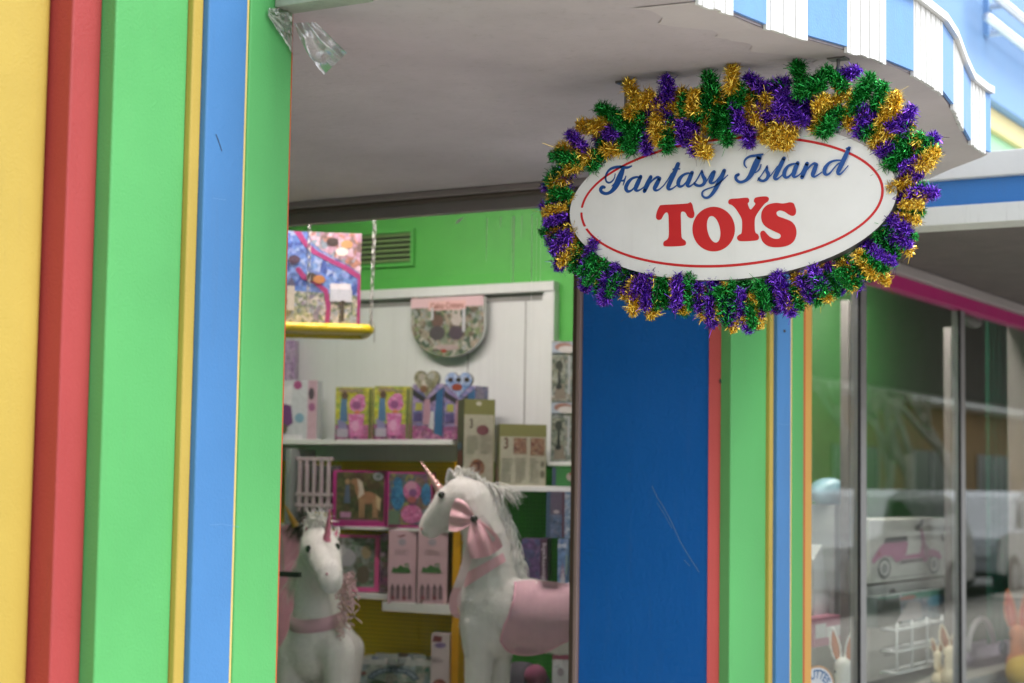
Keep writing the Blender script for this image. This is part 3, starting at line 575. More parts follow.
for (a_, ca), (b_, cb) in zip(bl, bl[1:]):
    (xa_, ya_), (xb_, yb_) = [tuple(map(float, q_.split(','))) for q_ in (a_, b_)]
    x, y = (xa_+xb_)/2+rnd.uniform(-2, 2), (ya_+yb_)/2+rnd.uniform(-2, 2); l_ = math.hypot(x-cx, (y-cy)*2); oc = [q_ for q_ in 'PGY' if q_ not in (ca, cb)] or ['G']
    tuft(x, y, (x-cx)/l_+.2, (y-cy)*2/l_, rnd.uniform(24, 32), rnd.uniform(8, 9.5), rnd.choice(oc), rnd.uniform(-.03, .03), rest)
for i_ in range(34):
    x = rnd.uniform(612, 850); tuft(x, rim(x)+rnd.uniform(-34, -4), rnd.uniform(-1, 1), rnd.uniform(-1, 1), 22, 9, rnd.choice('PGY'), rnd.uniform(-.06, .0), rest)
for x, y, c_ in ((872, 130, 'G'), (866, 122, 'P'), (880, 138, 'Y'), (888, 148, 'P'), (858, 116, 'Y'), (893, 160, 'G'), (556, 176, 'G'), (566, 172, 'P'), (560, 181, 'Y'), (571, 166, 'G')): tuft(x, y, 1, -.8, 26, 12, c_, .0, rest)
tag(rest.build('tinsel_underlayer', gar), None, None, kind='stuff')
for it in top.split(';'):
    a = it.split(); x, y = map(float, a[0].split(',')); y -= (11 if x < 665 else 7) if y >= 134 and x < 830 else 0; tuft(x, y, float(a[1]), float(a[2]), rnd.uniform(27, 34), rnd.uniform(10.5, 13), a[3], rnd.uniform(-.06, .0))
# ------------------------------------------------------------------ shop interior behind the unicorn window
YW = 9.15
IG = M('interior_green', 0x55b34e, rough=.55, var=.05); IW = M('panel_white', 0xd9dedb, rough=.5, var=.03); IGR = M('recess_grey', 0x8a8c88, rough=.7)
mb = MB(); mb.box(-7.19, -3.6, YB+.26, YW+2, .02, .06, M('shop_floor', 0x8d8478, rough=.5, var=.1)); struct(mb.build('shop_floor'))
mb = MB(); mb.box(-7.19, XF-.31, YB+.071, 16.2, 3.5, 3.56, M('shop_ceiling', 0xc9ccc8, rough=.8)); struct(mb.build('shop_ceiling'))
q = MB(); q.box(-7.19, -4.46, YW, YW+.1, .06, 3.499, IG); tag(q.build('green_back_wall'), 'bright green inner wall above the white panels at the back', 'wall')
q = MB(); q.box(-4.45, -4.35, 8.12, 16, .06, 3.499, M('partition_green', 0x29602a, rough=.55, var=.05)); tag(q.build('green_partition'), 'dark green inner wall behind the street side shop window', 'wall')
q = MB(); q.box(-7.19, -3.55, YB+.26, YB+1.35, ZF-.06, ZF, M('platform_top', 0xa8a29a, rough=.6)); q.box(-7.19, -3.56, YB+1.28, YB+1.34, .06, ZF-.0601, MC['platform_top']); tag(q.build('display_platform'), 'pale raised display platform inside the unicorn window', 'platform')

def bx(px0, px1, py0, py1, Y):              # world extents of a photo rectangle on a plane facing down the street
    ym, xm = (py0+py1)/2, (px0+px1)/2
    return PY(px0, ym, Y).x, PY(px1, ym, Y).x, PY(xm, py1, Y).z, PY(xm, py0, Y).z
def carton(name, label, cat, rect, Y, d, m, draw=None, group=None, rz=24, side=None, top=None):
    x0, x1, z0_, z1_ = bx(rect[0], rect[2], rect[1], rect[3], Y); q = MB()
    if rz: k_ = (1-math.cos(R(31))/math.cos(R(rz-31)))*(x1-x0)*.5; x0 += k_; x1 -= k_
    else: x1 = max(x0+.02, PY(rect[2], (rect[1]+rect[3])/2, Y+d).x)
    c = PY((rect[0]+rect[2])/2, (rect[1]+rect[3])/2, Y+.25*abs(x1-x0)*math.sin(R(rz)))+Vector((-math.sin(R(rz)), math.cos(R(rz)), 0))*d*.5; c.z = z0_; wd = x1-x0; h = z1_-z0_
    A = [Vector((a*wd/2, b*d/2, e)) for e in (0, h) for b in (-1, 1) for a in (-1, 1)]
    for fc, mm in (((0, 1, 5, 4), m), ((1, 3, 7, 5), side or m), ((2, 0, 4, 6), side or m), ((3, 2, 6, 7), m), ((4, 5, 7, 6), top or m), ((0, 2, 3, 1), m)): q.face([A[i] for i in fc], mm)
    if draw: draw(Face(q, (-wd/2, -d/2, 0), (wd, 0, 0), (0, 0, h), (0, -1, 0)), Face(q, (-wd/2, d/2, 0), (0, -d, 0), (0, 0, h), (-1, 0, 0)))
    o = q.build(name); o.location = c; o.rotation_euler.z = R(rz)
    return tag(o, label, cat, group)

# white panelled board with its frame
wb = thing('white_panel_board', 'white framed wall board behind the toy shelves beneath green wall', 'wall board', (-5.5, YW, 1.6))
p0 = PY(557, 281.5, YW-.03); zbt = p0.z; zbb = PY(450, 445, YW).z
q = MB(); q.box(-7.18, p0.x, YW-.02, YW-.0005, zbb-.1, zbt-.06, IW); q.build('panel', wb)
q = MB(); q.box(-7.18, p0.x, YW-.07, YW-.0005, zbt-.058, zbt, IW); q.build('top_rail', wb, bevel=.004)
xs0, xs1 = PY(543, 380, YW-.05).x, p0.x
q = MB(); q.box(xs0, xs1, YW-.06, YW-.0206, zbb-.1, zbt-.059, IW); q.build('stile', wb, bevel=.004)
q = MB(); q.box(-7.17, xs0-.03, YW-.0215, YW-.0201, zbt-.105, zbt-.06, IGR); q.build('grey_recess_line', wb)  # flat grey strip under the top rail
q = MB()
for px in (527, 470): x = PY(px, 350, YW).x; q.box(x-.003, x+.003, YW-.0225, YW-.0205, zbb-.1, zbt-.106, IGR)
q.build('panel_seam', wb)
# vent
v = thing('air_vent', 'louvred air vent high on the green wall left of centre', 'air vent', (PY(387, 249, YW).x, YW, PY(387, 249, YW).z))
x0, x1, z0_, z1_ = bx(350, 411, 234, 264, YW-.02); fr = MB(); b_ = .022
for a in ((x0-b_, x1+b_, z1_, z1_+b_), (x0-b_, x1+b_, z0_-b_, z0_), (x0-b_, x0, z0_, z1_), (x1, x1+b_, z0_, z1_)): fr.box(a[0], a[1], YW-.03, YW-.0005, a[2], a[3], IG)
fr.build('vent_frame', v, bevel=.002)
q = MB(); q.box(x0, x1, YW-.004, YW-.001, z0_, z1_, M('vent_dark', 0x1e2c16, rough=.8)); lv = M('louvre', 0x7f9f62, rough=.6)
for i in range(6):
    z = z0_+(z1_-z0_)*(i+.5)/6; q.box(x0, x1, YW-.022, YW-.006, z-.005, z+.007, lv)
q.build('louvre_blade', v)

# pegboards and posts under the white board
def pegmat(name, c, dark):
    m = M(name, c, rough=.5, var=.04); n = m.node_tree; b = n.nodes['Principled BSDF']; tc = n.nodes.new('ShaderNodeTexCoord'); mp = n.nodes.new('ShaderNodeVectorMath'); mp.operation = 'SCALE'; mp.inputs['Scale'].default_value = 40
    fr = n.nodes.new('ShaderNodeVectorMath'); fr.operation = 'FRACTION'; sb = n.nodes.new('ShaderNodeVectorMath'); sb.operation = 'SUBTRACT'; sb.inputs[1].default_value = (.5, .5, .5)
    mu = n.nodes.new('ShaderNodeVectorMath'); mu.operation = 'MULTIPLY'; mu.inputs[1].default_value = (1, 0, 1); ln = n.nodes.new('ShaderNodeVectorMath'); ln.operation = 'LENGTH'; lt = n.nodes.new('ShaderNodeMath'); lt.operation = 'LESS_THAN'; lt.inputs[1].default_value = .2
    mx = n.nodes.new('ShaderNodeMix'); mx.data_type = 'RGBA'; mx.inputs['B'].default_value = lin(dark); L = n.links.new
    src = b.inputs['Base Color'].links[0].from_socket
    L(tc.outputs['Object'], mp.inputs[0]); L(mp.outputs[0], fr.inputs[0]); L(fr.outputs[0], sb.inputs[0]); L(sb.outputs[0], mu.inputs[0]); L(mu.outputs[0], ln.inputs[0]); L(ln.outputs['Value'], lt.inputs[0]); L(lt.outputs[0], mx.inputs['Factor']); L(src, mx.inputs['A']); L(mx.outputs['Result'], b.inputs['Base Color']); return m
PGY = pegmat('yellow_peg', 0xecc614, 0x8a7408); PGG = pegmat('green_peg', 0x2f8a2a, 0x12400f)
xp0, xp1 = PY(452.5, 560, YW-.3).x, PY(460, 560, YW-.3).x
q = MB(); q.box(-7.18, xp0-.001, YW-.02, YW-.0006, .06, zbb-.101, PGY); tag(q.build('yellow_pegboard'), 'yellow pegboard behind the boxed ponies on the lower shelves', 'pegboard')
q = MB(); q.box(xp1+.001, -4.46, YW-.02, YW-.0007, .06, zbb-.101, PGG); tag(q.build('green_pegboard'), 'green pegboard behind the large white unicorn on the right', 'pegboard')
q = MB(); q.box(xp0, xp1, YW-.3, YW-.0008, .06, zbb-.102, M('mustard_paint', 0xd9a01c, rough=.45)); tag(q.build('mustard_upright', None, bevel=.003), 'mustard yellow shelf upright between the yellow and green pegboards', 'shelf upright')
SHW = M('shelf_white', 0xe4e6e3, rough=.4, var=.03)
def shelf(label, px0, px1, py0, py1, Yf, Yb=YW-.021, px_left=None, edge=True):
    x0, x1, z0_, z1_ = bx(px0, px1, py0, py1, Yf); q = MB(); q.box(px_left if px_left is not None else x0, x1, Yf, Yb, z0_, z1_, SHW); o = q.build('shelf', None, bevel=.003); tag(o, label, 'shelf', 'white shelves along the back of the window'); return z1_
z_s1 = shelf('long white shelf carrying the doll boxes and heart topped boxes', 285, 452, 439.5, 444.5, YW-.36, px_left=-7.17)
z_s2 = shelf('white shelf under the two olive boxes beside unicorn head', 484, 574, 486, 491.5, YW-.55)
z_s3 = shelf('short white shelf under the tall picture box at the jamb', 546.5, 577, 462, 466, YW-.34)
z_s4 = shelf('small white shelf carrying two slim pink boxes', 382, 450, 603.5, 613, YW-.34)
z_s5 = shelf('white shelf beneath the pink framed pony box, left of slim boxes', 290, 389, 592, 597.5, YW-.30, px_left=-7.16)
z_s6 = shelf('lowest white shelf under the village playset box', 290, 450, 690, 696, YW-.42, px_left=-7.15)
z_s7 = shelf('yellow backed white shelf holding the pink framed horse box', 290, 450, 527, 530, YW-.30, px_left=-7.14)

# --- hanging half-round sign
t = thing('hanging_wall_sign', 'half round hanging toy sign with pink top band and animal picture', 'sign', (PY(447, 326, YW-.1).x, YW-.1, PY(447, 326, YW).z))
ysn = YW-.10; pts = [(411, 297)]+[(483.5, 296)]+[(484, 325)]+[(447.5+36.5*math.cos(a), 325+32*math.sin(a)) for a in [k*math.pi/16 for k in range(1, 16)]]+[(411, 326)]
ART1 = art('sign_picture', [0x2d4a38, 0x8a9a86, 0xd8d2c8, 0xb7c0c4, 0x6c5248, 0xb0a090, 0x3c5a4a, 0xc7b09c, 0x8aa06a], 26, seed=1)
q = MB(); q.prism([PY(x, y, ysn) for x, y in pts], (0, .03, 0), ART1, SHW); q.build('board', t)
q = MB()
x0, x1, z0_, z1_ = bx(411, 483.5, 297, 307, ysn-.001); q.box(x0, x1, ysn-.0025, ysn-.0003, z0_, z1_, M('pale_pink', 0xd9b9bd)); x0, x1, z0_, z1_ = bx(429, 466, 301, 310, ysn-.001)
q.box(x0, x1, ysn-.006, ysn-.0028, z0_, z1_, M('plate_pink', 0xe0b6b0)); f = Face(q, (x0, ysn-.006, z0_), (x1-x0, 0, 0), (0, 0, z1_-z0_), (0, -1, 0)); f.text('Calico Critters', .06, .18, .94, .82, 0x8a2f22, bold=.01)
q.build('name_plate', t)
q = MB(); f = Face(q, PY(411, 357, ysn), PY(484, 357, ysn)-PY(411, 357, ysn), (0, 0, PY(447, 297, ysn).z-PY(447, 357, ysn).z), (0, -1, 0))
for u, v_, ru, rv, c in ((.36, .60, .085, .11, 0x7d5b50), (.62, .62, .075, .1, 0xcfc3b8), (.36, .40, .11, .12, 0x5a5157), (.62, .40, .10, .12, 0x5b4a58), (.32, .72, .02, .06, 0x7d5b50), (.58, .76, .018, .08, 0xd5cabf), (.66, .75, .018, .08, 0xd5cabf), (.5, .16, .16, .05, 0xbfa8a4), (.46, .1, .04, .03, 0xc04030)): f.ell(u, v_, ru, rv, c)
f.rect(.28, .82, .31, .62, 0xd6dade); f.rect(.71, .42, .75, .80, 0xd6dade); q.build('printed_animal', t)

# --- hanging yellow tray with chains, carrying a castle playset box
YT = 7.75
tr = thing('hanging_shelf', 'yellow hanging tray shelf on chains at the upper left', 'hanging shelf', (PY(320, 326, YT).x, YT, PY(320, 326, YT).z))
YM = M('yellow_enamel', 0xdcc01c, rough=.3, spec=.6)
cn = PY(371, 329, 7.9); zr = cn.z; e1 = Vector((-math.cos(R(40)), -math.sin(R(40)), 0)); e2 = Vector((-math.sin(R(40)), math.cos(R(40)), 0))
c4 = [cn, cn+e1*.92, cn+e1*.92+e2*.46, cn+e2*.46]; rr = .024; rp = []
for i in range(4):
    a_, b_, c_ = c4[i-1], c4[i], c4[(i+1) % 4]; rp += [b_+(a_-b_).normalized()*.05, b_+((a_-b_).normalized()+(c_-b_).normalized())*.014, b_+(c_-b_).normalized()*.05]
q = MB(); q.tube(rp, rr, YM, 12, closed=True); q.build('rim', tr, smooth=True)
q = MB(); q.prism([p+(cn+e1*.46+e2*.23-p).normalized()*.02+Vector((0, 0, -.004)) for p in c4], (0, 0, .014), YM); q.build('tray', tr)
CH = M('chain_steel', 0xa9a9a6, rough=.35, metal=.9)
def chain(px, pyt, pyb, Y, par, sl=0):
    A, B = PY(px, pyt, Y), PY(px-sl, pyb, Y); q = MB(); L_ = (A-B).length; nl = int(L_/.040); d = (B-A)/nl
    for i in range(nl):
        c = A+d*(i+.5); h = .026
        ex = Vector((1, 0, 0)) if i % 2 else Vector((.25, .97, 0))
        q.tube([c+ex*(.0085*math.cos(a))+Vector((0, 0, h*math.sin(a)*.92)) for a in [k*math.pi/6 for k in range(12)]], .0034, CH, 5, closed=True)
    q.build('chain', par, smooth=True)
chain(375.5, 205, 328, 7.9, tr, 5); chain(310, 195, 312, (cn+e1*.45).y, tr, 2)
q = MB(); p = PY(370, 326, 7.9); q.tube([p+Vector((.01, 0, .05)), p+Vector((0, 0, 0)), p+Vector((-.012, 0, -.05))], .003, CH, 5); q.tube([p+Vector((.0, 0, .07)), p+Vector((.03, 0, .0)), p+Vector((.03, 0, -.09))], .0032, CH, 5); q.build('chain_hook', tr)
CAST = art('castle_picture', [0x3f68b8, 0x5f88cc, 0x7f9fd4, 0xc6cfe4, 0x5c6aa4, 0x8f9fd0, 0x2d4288, 0x6f98c8, 0x50689c], 24, seed=3)
def dr_castle(f, s):
    f.poly([(0, .40), (1, .34), (1, 0), (0, 0)], art('castle_low', [0x9aa6c0, 0xc8c4d0, 0x6d8058, 0xa8ad88, 0x75648a, 0x4f6a58, 0xd8cfc0], 30, seed=5))
    band = [(.50, 1.0), (.56, .88), (.64, .80), (.75, .73), (.88, .66), (1.0, .56), (1.0, .50), (.86, .61), (.73, .69), (.60, .77), (.53, .85), (.44, 1.0)]
    f.poly([(.56, 1), (.58, .9), (.66, .82), (.78, .74), (.90, .66), (1, .57), (1, 1)], art('castle_pink', [0xc9a3b8, 0xb58aa4, 0xd8c0cc, 0x5c4a40, 0xa86a4a, 0x6f9aa8], 26, seed=8)); f.poly(band, 0xa8246e)
    f.poly([(.46, .60), (.52, .50), (.62, .45), (.70, .36), (.72, .2), (.71, 0), (.75, 0), (.76, .22), (.73, .40), (.64, .48), (.55, .54), (.49, .63)], 0xa8246e); f.rect(.975, 0, 1, .52, 0xa8246e)
    for u, v_, c in ((.76, .90, 0x3a2a24), (.88, .88, 0xc08a4a), (.84, .80, 0xe0d0c0), (.60, .52, 0x4a3a30), (.66, .50, 0xc07838), (.12, .64, 0xb8c6dc), (.2, .62, 0xd8dce8), (.45, .70, 0x503a50)): f.ell(u, v_, .05, .045, c)
    f.rect(.75, .46, .92, .40, 0xd8d6da); f.rect(.75, .4, .93, .27, 0xb8c0cc)
    for u in (.06, .18, .30, .40): f.rect(u, .16, u+.06, .42, 0xc9c3b4); f.poly([(u-.01, .42), (u+.03, .52), (u+.07, .42)], 0x5a5878)
    f.rect(.84, .06, .87, .28, 0x4a4038)
o_ = cn+e1*.055+e2*.09+Vector((0, 0, .011)); q = MB(); wd_, hh, dp = .66, PY(358, 226, o_.y).z-PY(358, 320, o_.y).z, .16
A = [o_, o_+e1*wd_, o_+e1*wd_+e2*dp, o_+e2*dp]; q.prism(A, (0, 0, hh), CAST); dr_castle(Face(q, o_+e1*wd_, e1*-wd_, (0, 0, hh), -e2), None)
tag(q.build('castle_playset_box'), 'large blue and pink castle playset box standing on the hanging tray', 'toy box')

# --- boxes on the long shelf
def dr_doll(f, s):
    f.rect(0, .30, 1, 1, art('doll_bg', [0xc9c23a, 0xd4cc5a, 0x8fae5a, 0xb7b84a], 30, seed=2)); f.rect(0, 0, 1, .30, art('doll_low', [0xb83f8a, 0xd86aa8, 0x7a3f7a, 0xd090b8, 0x50704a], 34, seed=6))
    f.rect(.90, .03, .98, .97, 0x6d7a3a)
    f.poly([(.12, .35), (.34, .35), (.31, .78), (.16, .78)], 0x4a7aa8); f.ell(.25, .84, .09, .07, 0x6a4a38); f.poly([(.06, .40), (.3, .33), (.34, .2), (.1, .22)], 0x8a86b8)
    DP = art('doll_pink', [0xe070b0, 0xc04890, 0xf0a8d0, 0xa83a80, 0xd890c0, 0xf0d0e0], 60, seed=4); f.ell(.60, .68, .22, .15, DP); f.ell(.66, .80, .14, .07, DP); f.ell(.58, .66, .12, .08, 0x9a4a8a); f.ell(.60, .52, .08, .05, 0xe8824a); f.poly([(.36, .5), (.8, .5), (.74, .08), (.42, .08)], DP); f.ell(.56, .28, .1, .1, 0xe8a0cc); f.lines(.1, .9, .8, .97, 2, 0x9a6a8a); f.rect(.06, .06, .36, .22, 0xb8b0c0)
carton('doll_box', 'yellow and pink doll box on long shelf, the one nearest the left', 'toy box', (336, 387, 371.5, 440.5), YW-.34, .12, ink(0xb8b44a), dr_doll, 'yellow and pink doll boxes')
carton('doll_box', 'yellow and pink doll box on long shelf, next to the heart topped box', 'toy box', (374.5, 386, 409, 440), YW-.34, .12, ink(0xb8b44a), dr_doll, 'yellow and pink doll boxes')
def heartbox(label, rect, hp, hm, sd, dr2):
    def dr(f, s):
        f.rect(0, 0, 1, .24, art('heart_low', [0xb04a90, 0xc870a8, 0x8a5a8a, 0xd8a8c0, 0x786050], 36, seed=9)); f.poly([(.0, .92), (.5, .72), (1, .95), (1, .8), (.5, .62), (.0, .8)], 0x3a3440); f.poly([(.72, .1), (1, .05), (1, .93), (.78, .84)], 0x2f66a0)
        f.rect(.1, .52, .32, .66, 0xb8b84a); f.poly([(.36, .26), (.62, .26), (.58, .72), (.40, .72)], 0xc08aa0); f.poly([(.56, .2), (.72, .16), (.72, .5), (.62, .5)], 0xcfd2d6); f.rect(.06, .32, .34, .48, 0x5a4a8a); dr2(f)
    x0, x1, z0_, z1_ = bx(rect[0], rect[2], rect[1], rect[3], YW-.34); t = thing('heart_topped_box', label, 'toy box', ((x0+x1)/2, YW-.28, z0_), 'heart topped toy boxes'); q = MB(); mm = art('heart_bg', [0x8a7ab0, 0xa890b8, 0x6a7ab0, 0xb8a8c0], 26, seed=12)
    q.box(x0, x1, YW-.34, YW-.20, z0_, z1_, mm); dr(Face(q, (x0, YW-.34, z0_), (x1-x0, 0, 0), (0, 0, z1_-z0_), (0, -1, 0)), None); q.build('carton', t)
    cx_, cy_, rx_, ry_ = hp; pts = []
    for i in range(32):
        a = 2*math.pi*i/32; pts.append(PY(cx_+rx_*(math.sin(a)**3), cy_-ry_*(13*math.cos(a)-5*math.cos(2*a)-2*math.cos(3*a)-math.cos(4*a))/14.5, YW-.345))
    q = MB(); q.prism(pts, (0, .02, 0), hm, ink(0x8a8a80))
    f = Face(q, PY(cx_-rx_, cy_+ry_, YW-.345), PY(cx_+rx_, cy_+ry_, YW-.345)-PY(cx_-rx_, cy_+ry_, YW-.345), (0, 0, 2*ry_*mpp(pts[0])), (0, -1, 0))
    if sd:
        for u in (.2, .5, .8): f.ell(u, .62, .1, .09, 0x3a2420)
        f.ell(.45, .34, .2, .14, 0xa8402c)
    else:
        for u, v_, c in ((.3, .68, 0xb0a898), (.68, .7, 0xa8aca0), (.45, .45, 0xd0c8b8), (.6, .5, 0x8a8a70), (.4, .25, 0x8a6040)): f.ell(u, v_, .14, .13, c)
    q.build('heart_top', t)
heartbox('heart topped toy box with olive heart on long shelf beside the doll boxes', (412.5, 384, 443, 439), (426.5, 382, 12.5, 14), art('heart_olive', [0x7a7a58, 0xb8b09a, 0x9a9a7a, 0x5a5a40, 0xc8c4b4], 50, seed=4), 0, lambda f: None)
heartbox('heart topped toy box with blue heart beside the tall olive box', (444, 386, 475, 439.5), (458.5, 383, 13.5, 13), art('heart_blue', [0x5a88c8, 0xb8c8e0, 0xd8dce8, 0x7a9ad0], 50, seed=7), 1, lambda f: None)
def dr_pale(f, s):
    f.poly([(.0, .85), (.3, .95), (.28, .6), (.0, .5)], 0xe4e4e6); f.ell(.45, .92, .12, .07, 0xb8488a); f.poly([(0, .62), (.28, .58), (.34, .3), (.1, .18), (0, .2)], 0x7a3a86); f.ell(.52, .38, .13, .08, 0x7ab0c8); f.rect(.74, 0, 1, 1, 0xcfa6b4)
    f.ell(.84, .78, .08, .1, 0x5a4a58); f.ell(.86, .56, .09, .07, 0xa85a90); f.rect(.06, .02, .62, .1, 0xe8e8ea); f.ell(.1, .2, .1, .08, 0x6a6a50)
carton('white_toy_box', 'white and pink toy box at left end of the long shelf', 'toy box', (282, 380, 316, 441), YW-.34, .14, ink(0xcdd4d8), dr_pale)
carton('purple_toy_box', 'tall pale purple toy box behind the white box at left', 'toy box', (268, 340, 293, 441), YW-.19, .1, art('purple_box', [0xb69ac0, 0xc8b4cc, 0xa486b0], 20, seed=3))

# --- olive boxes and the tall picture box
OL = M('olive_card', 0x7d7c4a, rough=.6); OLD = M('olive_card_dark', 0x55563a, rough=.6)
def dr_olive_t(f, s):
    f.rect(.0, 0, .96, .82, 0xbfbba0); f.ell(.47, .95, .09, .025, 0xd4cfb8); f.text('3', .18, .66, .28, .77, 0x4a2a24, bold=.02); f.ell(.6, .64, .2, .06, 0x8a4a54)
    f.lines(.08, .36, .46, .58, 9, 0x8d8a72, .3); f.lines(.52, .36, .92, .58, 9, 0x8d8a72, .3); f.ell(.44, .2, .24, .10, art('wood_toy', [0x8a4a3a, 0xb07a50, 0x5a3030, 0xa08a78], 60, seed=2)); f.text('3', .38, .13, .52, .27, 0x6a2a2a, bold=.03)
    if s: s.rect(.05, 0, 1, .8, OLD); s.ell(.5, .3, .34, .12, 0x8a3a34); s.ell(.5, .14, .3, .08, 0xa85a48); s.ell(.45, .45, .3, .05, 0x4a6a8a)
carton('olive_toy_box', 'tall narrow olive toy box beside the wide olive box', 'toy box', (464, 399, 494.5, 485), YW-.50, .15, OL, dr_olive_t, rz=47, side=OLD)
def dr_olive_w(f, s):
    f.rect(.02, 0, .99, .80, 0xbdb99e); wt = art('wood_toy2', [0x8a4a3a, 0xb89a78, 0x5a3434, 0xc0b098], 70, seed=5)
    f.text('3', .10, .60, .19, .78, 0x6a3028, bold=.02); f.rect(.30, .52, .58, .78, wt); f.rect(.66, .50, .96, .78, wt)
    for u in (.05, .34, .64): f.lines(u, .06, u+.22, .46, 9, 0x8d8a72, .3)
    f.ell(.92, .36, .04, .05, 0x7a7660); f.ell(.92, .2, .05, .06, 0x7a7660)
    if s: s.rect(.2, 0, .9, .3, 0x6a4038)
carton('olive_toy_box', 'wide olive toy box next to the tall narrow olive box', 'toy box', (499, 424, 546.5, 486.5), YW-.50, .24, OL, dr_olive_w, rz=37, side=OLD, top=OL)
def dr_tall(f, s):
    for k_ in (0, 1):
        b0 = .5*k_; f.rect(0, b0, 1, b0+.5, art('room_pic', [0x9aa8a4, 0x7d8c88, 0xc4c8c4, 0x5a6460, 0x8a9480, 0xb4a898], 30, seed=3)); f.rect(.03, b0+.08, .46, b0+.36, art('room_pic2', [0x7a8a7a, 0x9a9a80, 0x4a5248, 0xb8bcb0], 40, seed=5)); f.poly([(.1, b0+.02), (.5, b0+.02), (.4, b0+.14), (.16, b0+.14)], 0x8f8270)
        f.poly([(.2, b0+.12), (.32, b0+.12), (.28, b0+.3), (.24, b0+.3)], 0x2c2f30); f.ell(.25, b0+.12, .1, .02, 0x24282a); f.ell(.25, b0+.30, .12, .04, 0x3c4038); f.rect(.55, b0+.06, .62, b0+.38, 0xb9c2c0); f.rect(.72, b0+.2, .92, b0+.28, 0x3a4648); f.rect(.7, b0+.06, .94, b0+.13, 0x58686a)
        f.rect(0, b0+.40, 1, b0+.49, 0xa9bccc); f.ell(.4, b0+.45, .3, .035, 0xb07a6a); f.ell(.5, b0+.43, .28, .03, 0xd8d4cc)
carton('picture_toy_box', 'tall grey picture toy box standing on short shelf at the jamb', 'toy box', (551, 341, 582, 462), YW-.32, .1, ink(0x9aa5a2), dr_tall)
carton('green_toy_box', 'small dark green toy box under the short shelf at the jamb', 'toy box', (552, 467.5, 574, 486), YW-.45, .16, ink(0x2f8a3a), lambda f, s: (f.rect(0, 0, .18, 1, 0x3a4a70), f.ell(.85, .5, .2, .22, 0xb8a8a0), f.ell(.9, .66, .1, .1, 0xb04030)))
def castle(f, u, v_, k_):
    for a, h in ((-.22, .16), (-.1, .24), (.02, .34), (.14, .26), (.26, .18)): f.rect(u+a*k_-.05, v_, u+a*k_+.05, v_+h, 0xc9c8dc); f.poly([(u+a*k_-.06, v_+h), (u+a*k_, v_+h+.14), (u+a*k_+.06, v_+h)], 0xa86a90)
def dr_play(f, s):
    f.rect(0, 0, 1, 1, art('play_sky', [0x7a9cd0, 0x8fb0dc, 0xa8b8dc, 0x6a8ac4], 16, seed=4)); castle(f, .5, .08, .9); f.text('playmobil', .06, .80, .86, .93, 0xe8ecf4, bold=.02); f.rect(.85, .3, .97, .7, 0x9ab89a)
carton('castle_figure_box', 'light blue castle toy box with playmobil lettering behind the pink saddle', 'toy box', (548, 539, 578, 590), YW-.62, .22, ink(0x7a8ac0), dr_play, rz=0)
def dr_spine(f, s):
    f.rect(0, 0, .72, 1, art('play_purple', [0x6a4a7a, 0x7a5a90, 0x8a6a9a, 0x55608a], 18, seed=6)); f.rect(.72, 0, 1, 1, 0x5a2f52); f.text('playmobil', .78, .08, .95, .94, 0xd0c0cc, f=lambda a, b: (.96-.20*b, .92-.84*a), bold=.02)
carton('purple_figure_box', 'purple toy box with sideways playmobil lettering beside the castle box', 'toy box', (521, 539, 547.5, 590), YW-.62, .2, ink(0x5a3f68), dr_spine)
def dr_up(f, s):
    f.rect(0, 0, .16, 1, 0x3a5a80); f.rect(.16, .5, .62, 1, 0x6a5a78); f.rect(.16, 0, .62, .5, art('up_pic', [0x4a6a90, 0x6a7aa0, 0x8a8aa8, 0x3a4a60], 34, seed=2)); f.rect(.62, 0, .72, 1, 0x6a3050); f.rect(.72, 0, 1, 1, art('up_pic2', [0xa8b4c8, 0x7a9ac0, 0xc8ccd8, 0x6a8ab0], 30, seed=7)); f.ell(.4, .56, .12, .04, 0xc0b0b8)
carton('blue_figure_box', 'blue and purple toy box standing on top of the castle box', 'toy box', (546, 491.5, 572, 538), YW-.62, .16, ink(0x4a5a88), dr_up)
q = MB(); x0, x1, z0_, z1_ = bx(519, 584, 590, 596, YW-.64); q.box(x0, x1+.1, YW-.64, YW-.021, z0_, z1_, SHW); tag(q.build('shelf'), 'white shelf beneath the castle boxes behind the saddle', 'shelf', 'white shelves along the back of the window')

# --- boxed horses and ponies on the yellow pegboard
MGT = M('magenta_card', 0xb0247e, rough=.45)
def dr_horse(f, s):
    f.rect(.07, .10, .97, .97, art('meadow', [0x4f5a3a, 0x6a6a44, 0x3f4a34, 0x7a6a4a, 0x5a4438], 22, seed=3)); hb = 0xb07850
    f.ell(.66, .52, .17, .11, hb); f.poly([(.40, .80), (.50, .86), (.56, .76), (.62, .60), (.50, .46), (.44, .60)], hb); f.ell(.42, .80, .08, .055, hb); f.poly([(.46, .86), (.56, .80), (.60, .58), (.48, .50), (.50, .66)], 0xdccdb4)
    for u in (.50, .56, .76, .81): f.poly([(u, .5), (u+.06, .5), (u+.045, .16), (u+.01, .16)], 0xb88a5c)
    f.poly([(.82, .58), (.92, .5), (.9, .28), (.84, .36)], 0xd8c08a); f.poly([(.22, .42), (.34, .42), (.32, .74), (.25, .74)], 0x5a6a8a); f.ell(.28, .8, .05, .05, 0xb89060); f.ell(.86, .90, .09, .07, 0xa8acb4); f.ell(.86, .90, .06, .045, 0x6a7a70); f.rect(.16, .16, .36, .26, 0xd088b8); f.rect(.1, .1, .9, .125, 0xc84a92)
carton('horse_toy_box', 'magenta framed box with brown toy horse against the yellow pegboard', 'toy box', (333.5, 470.5, 384.5, 527), YW-.30, .14, MGT, dr_horse)
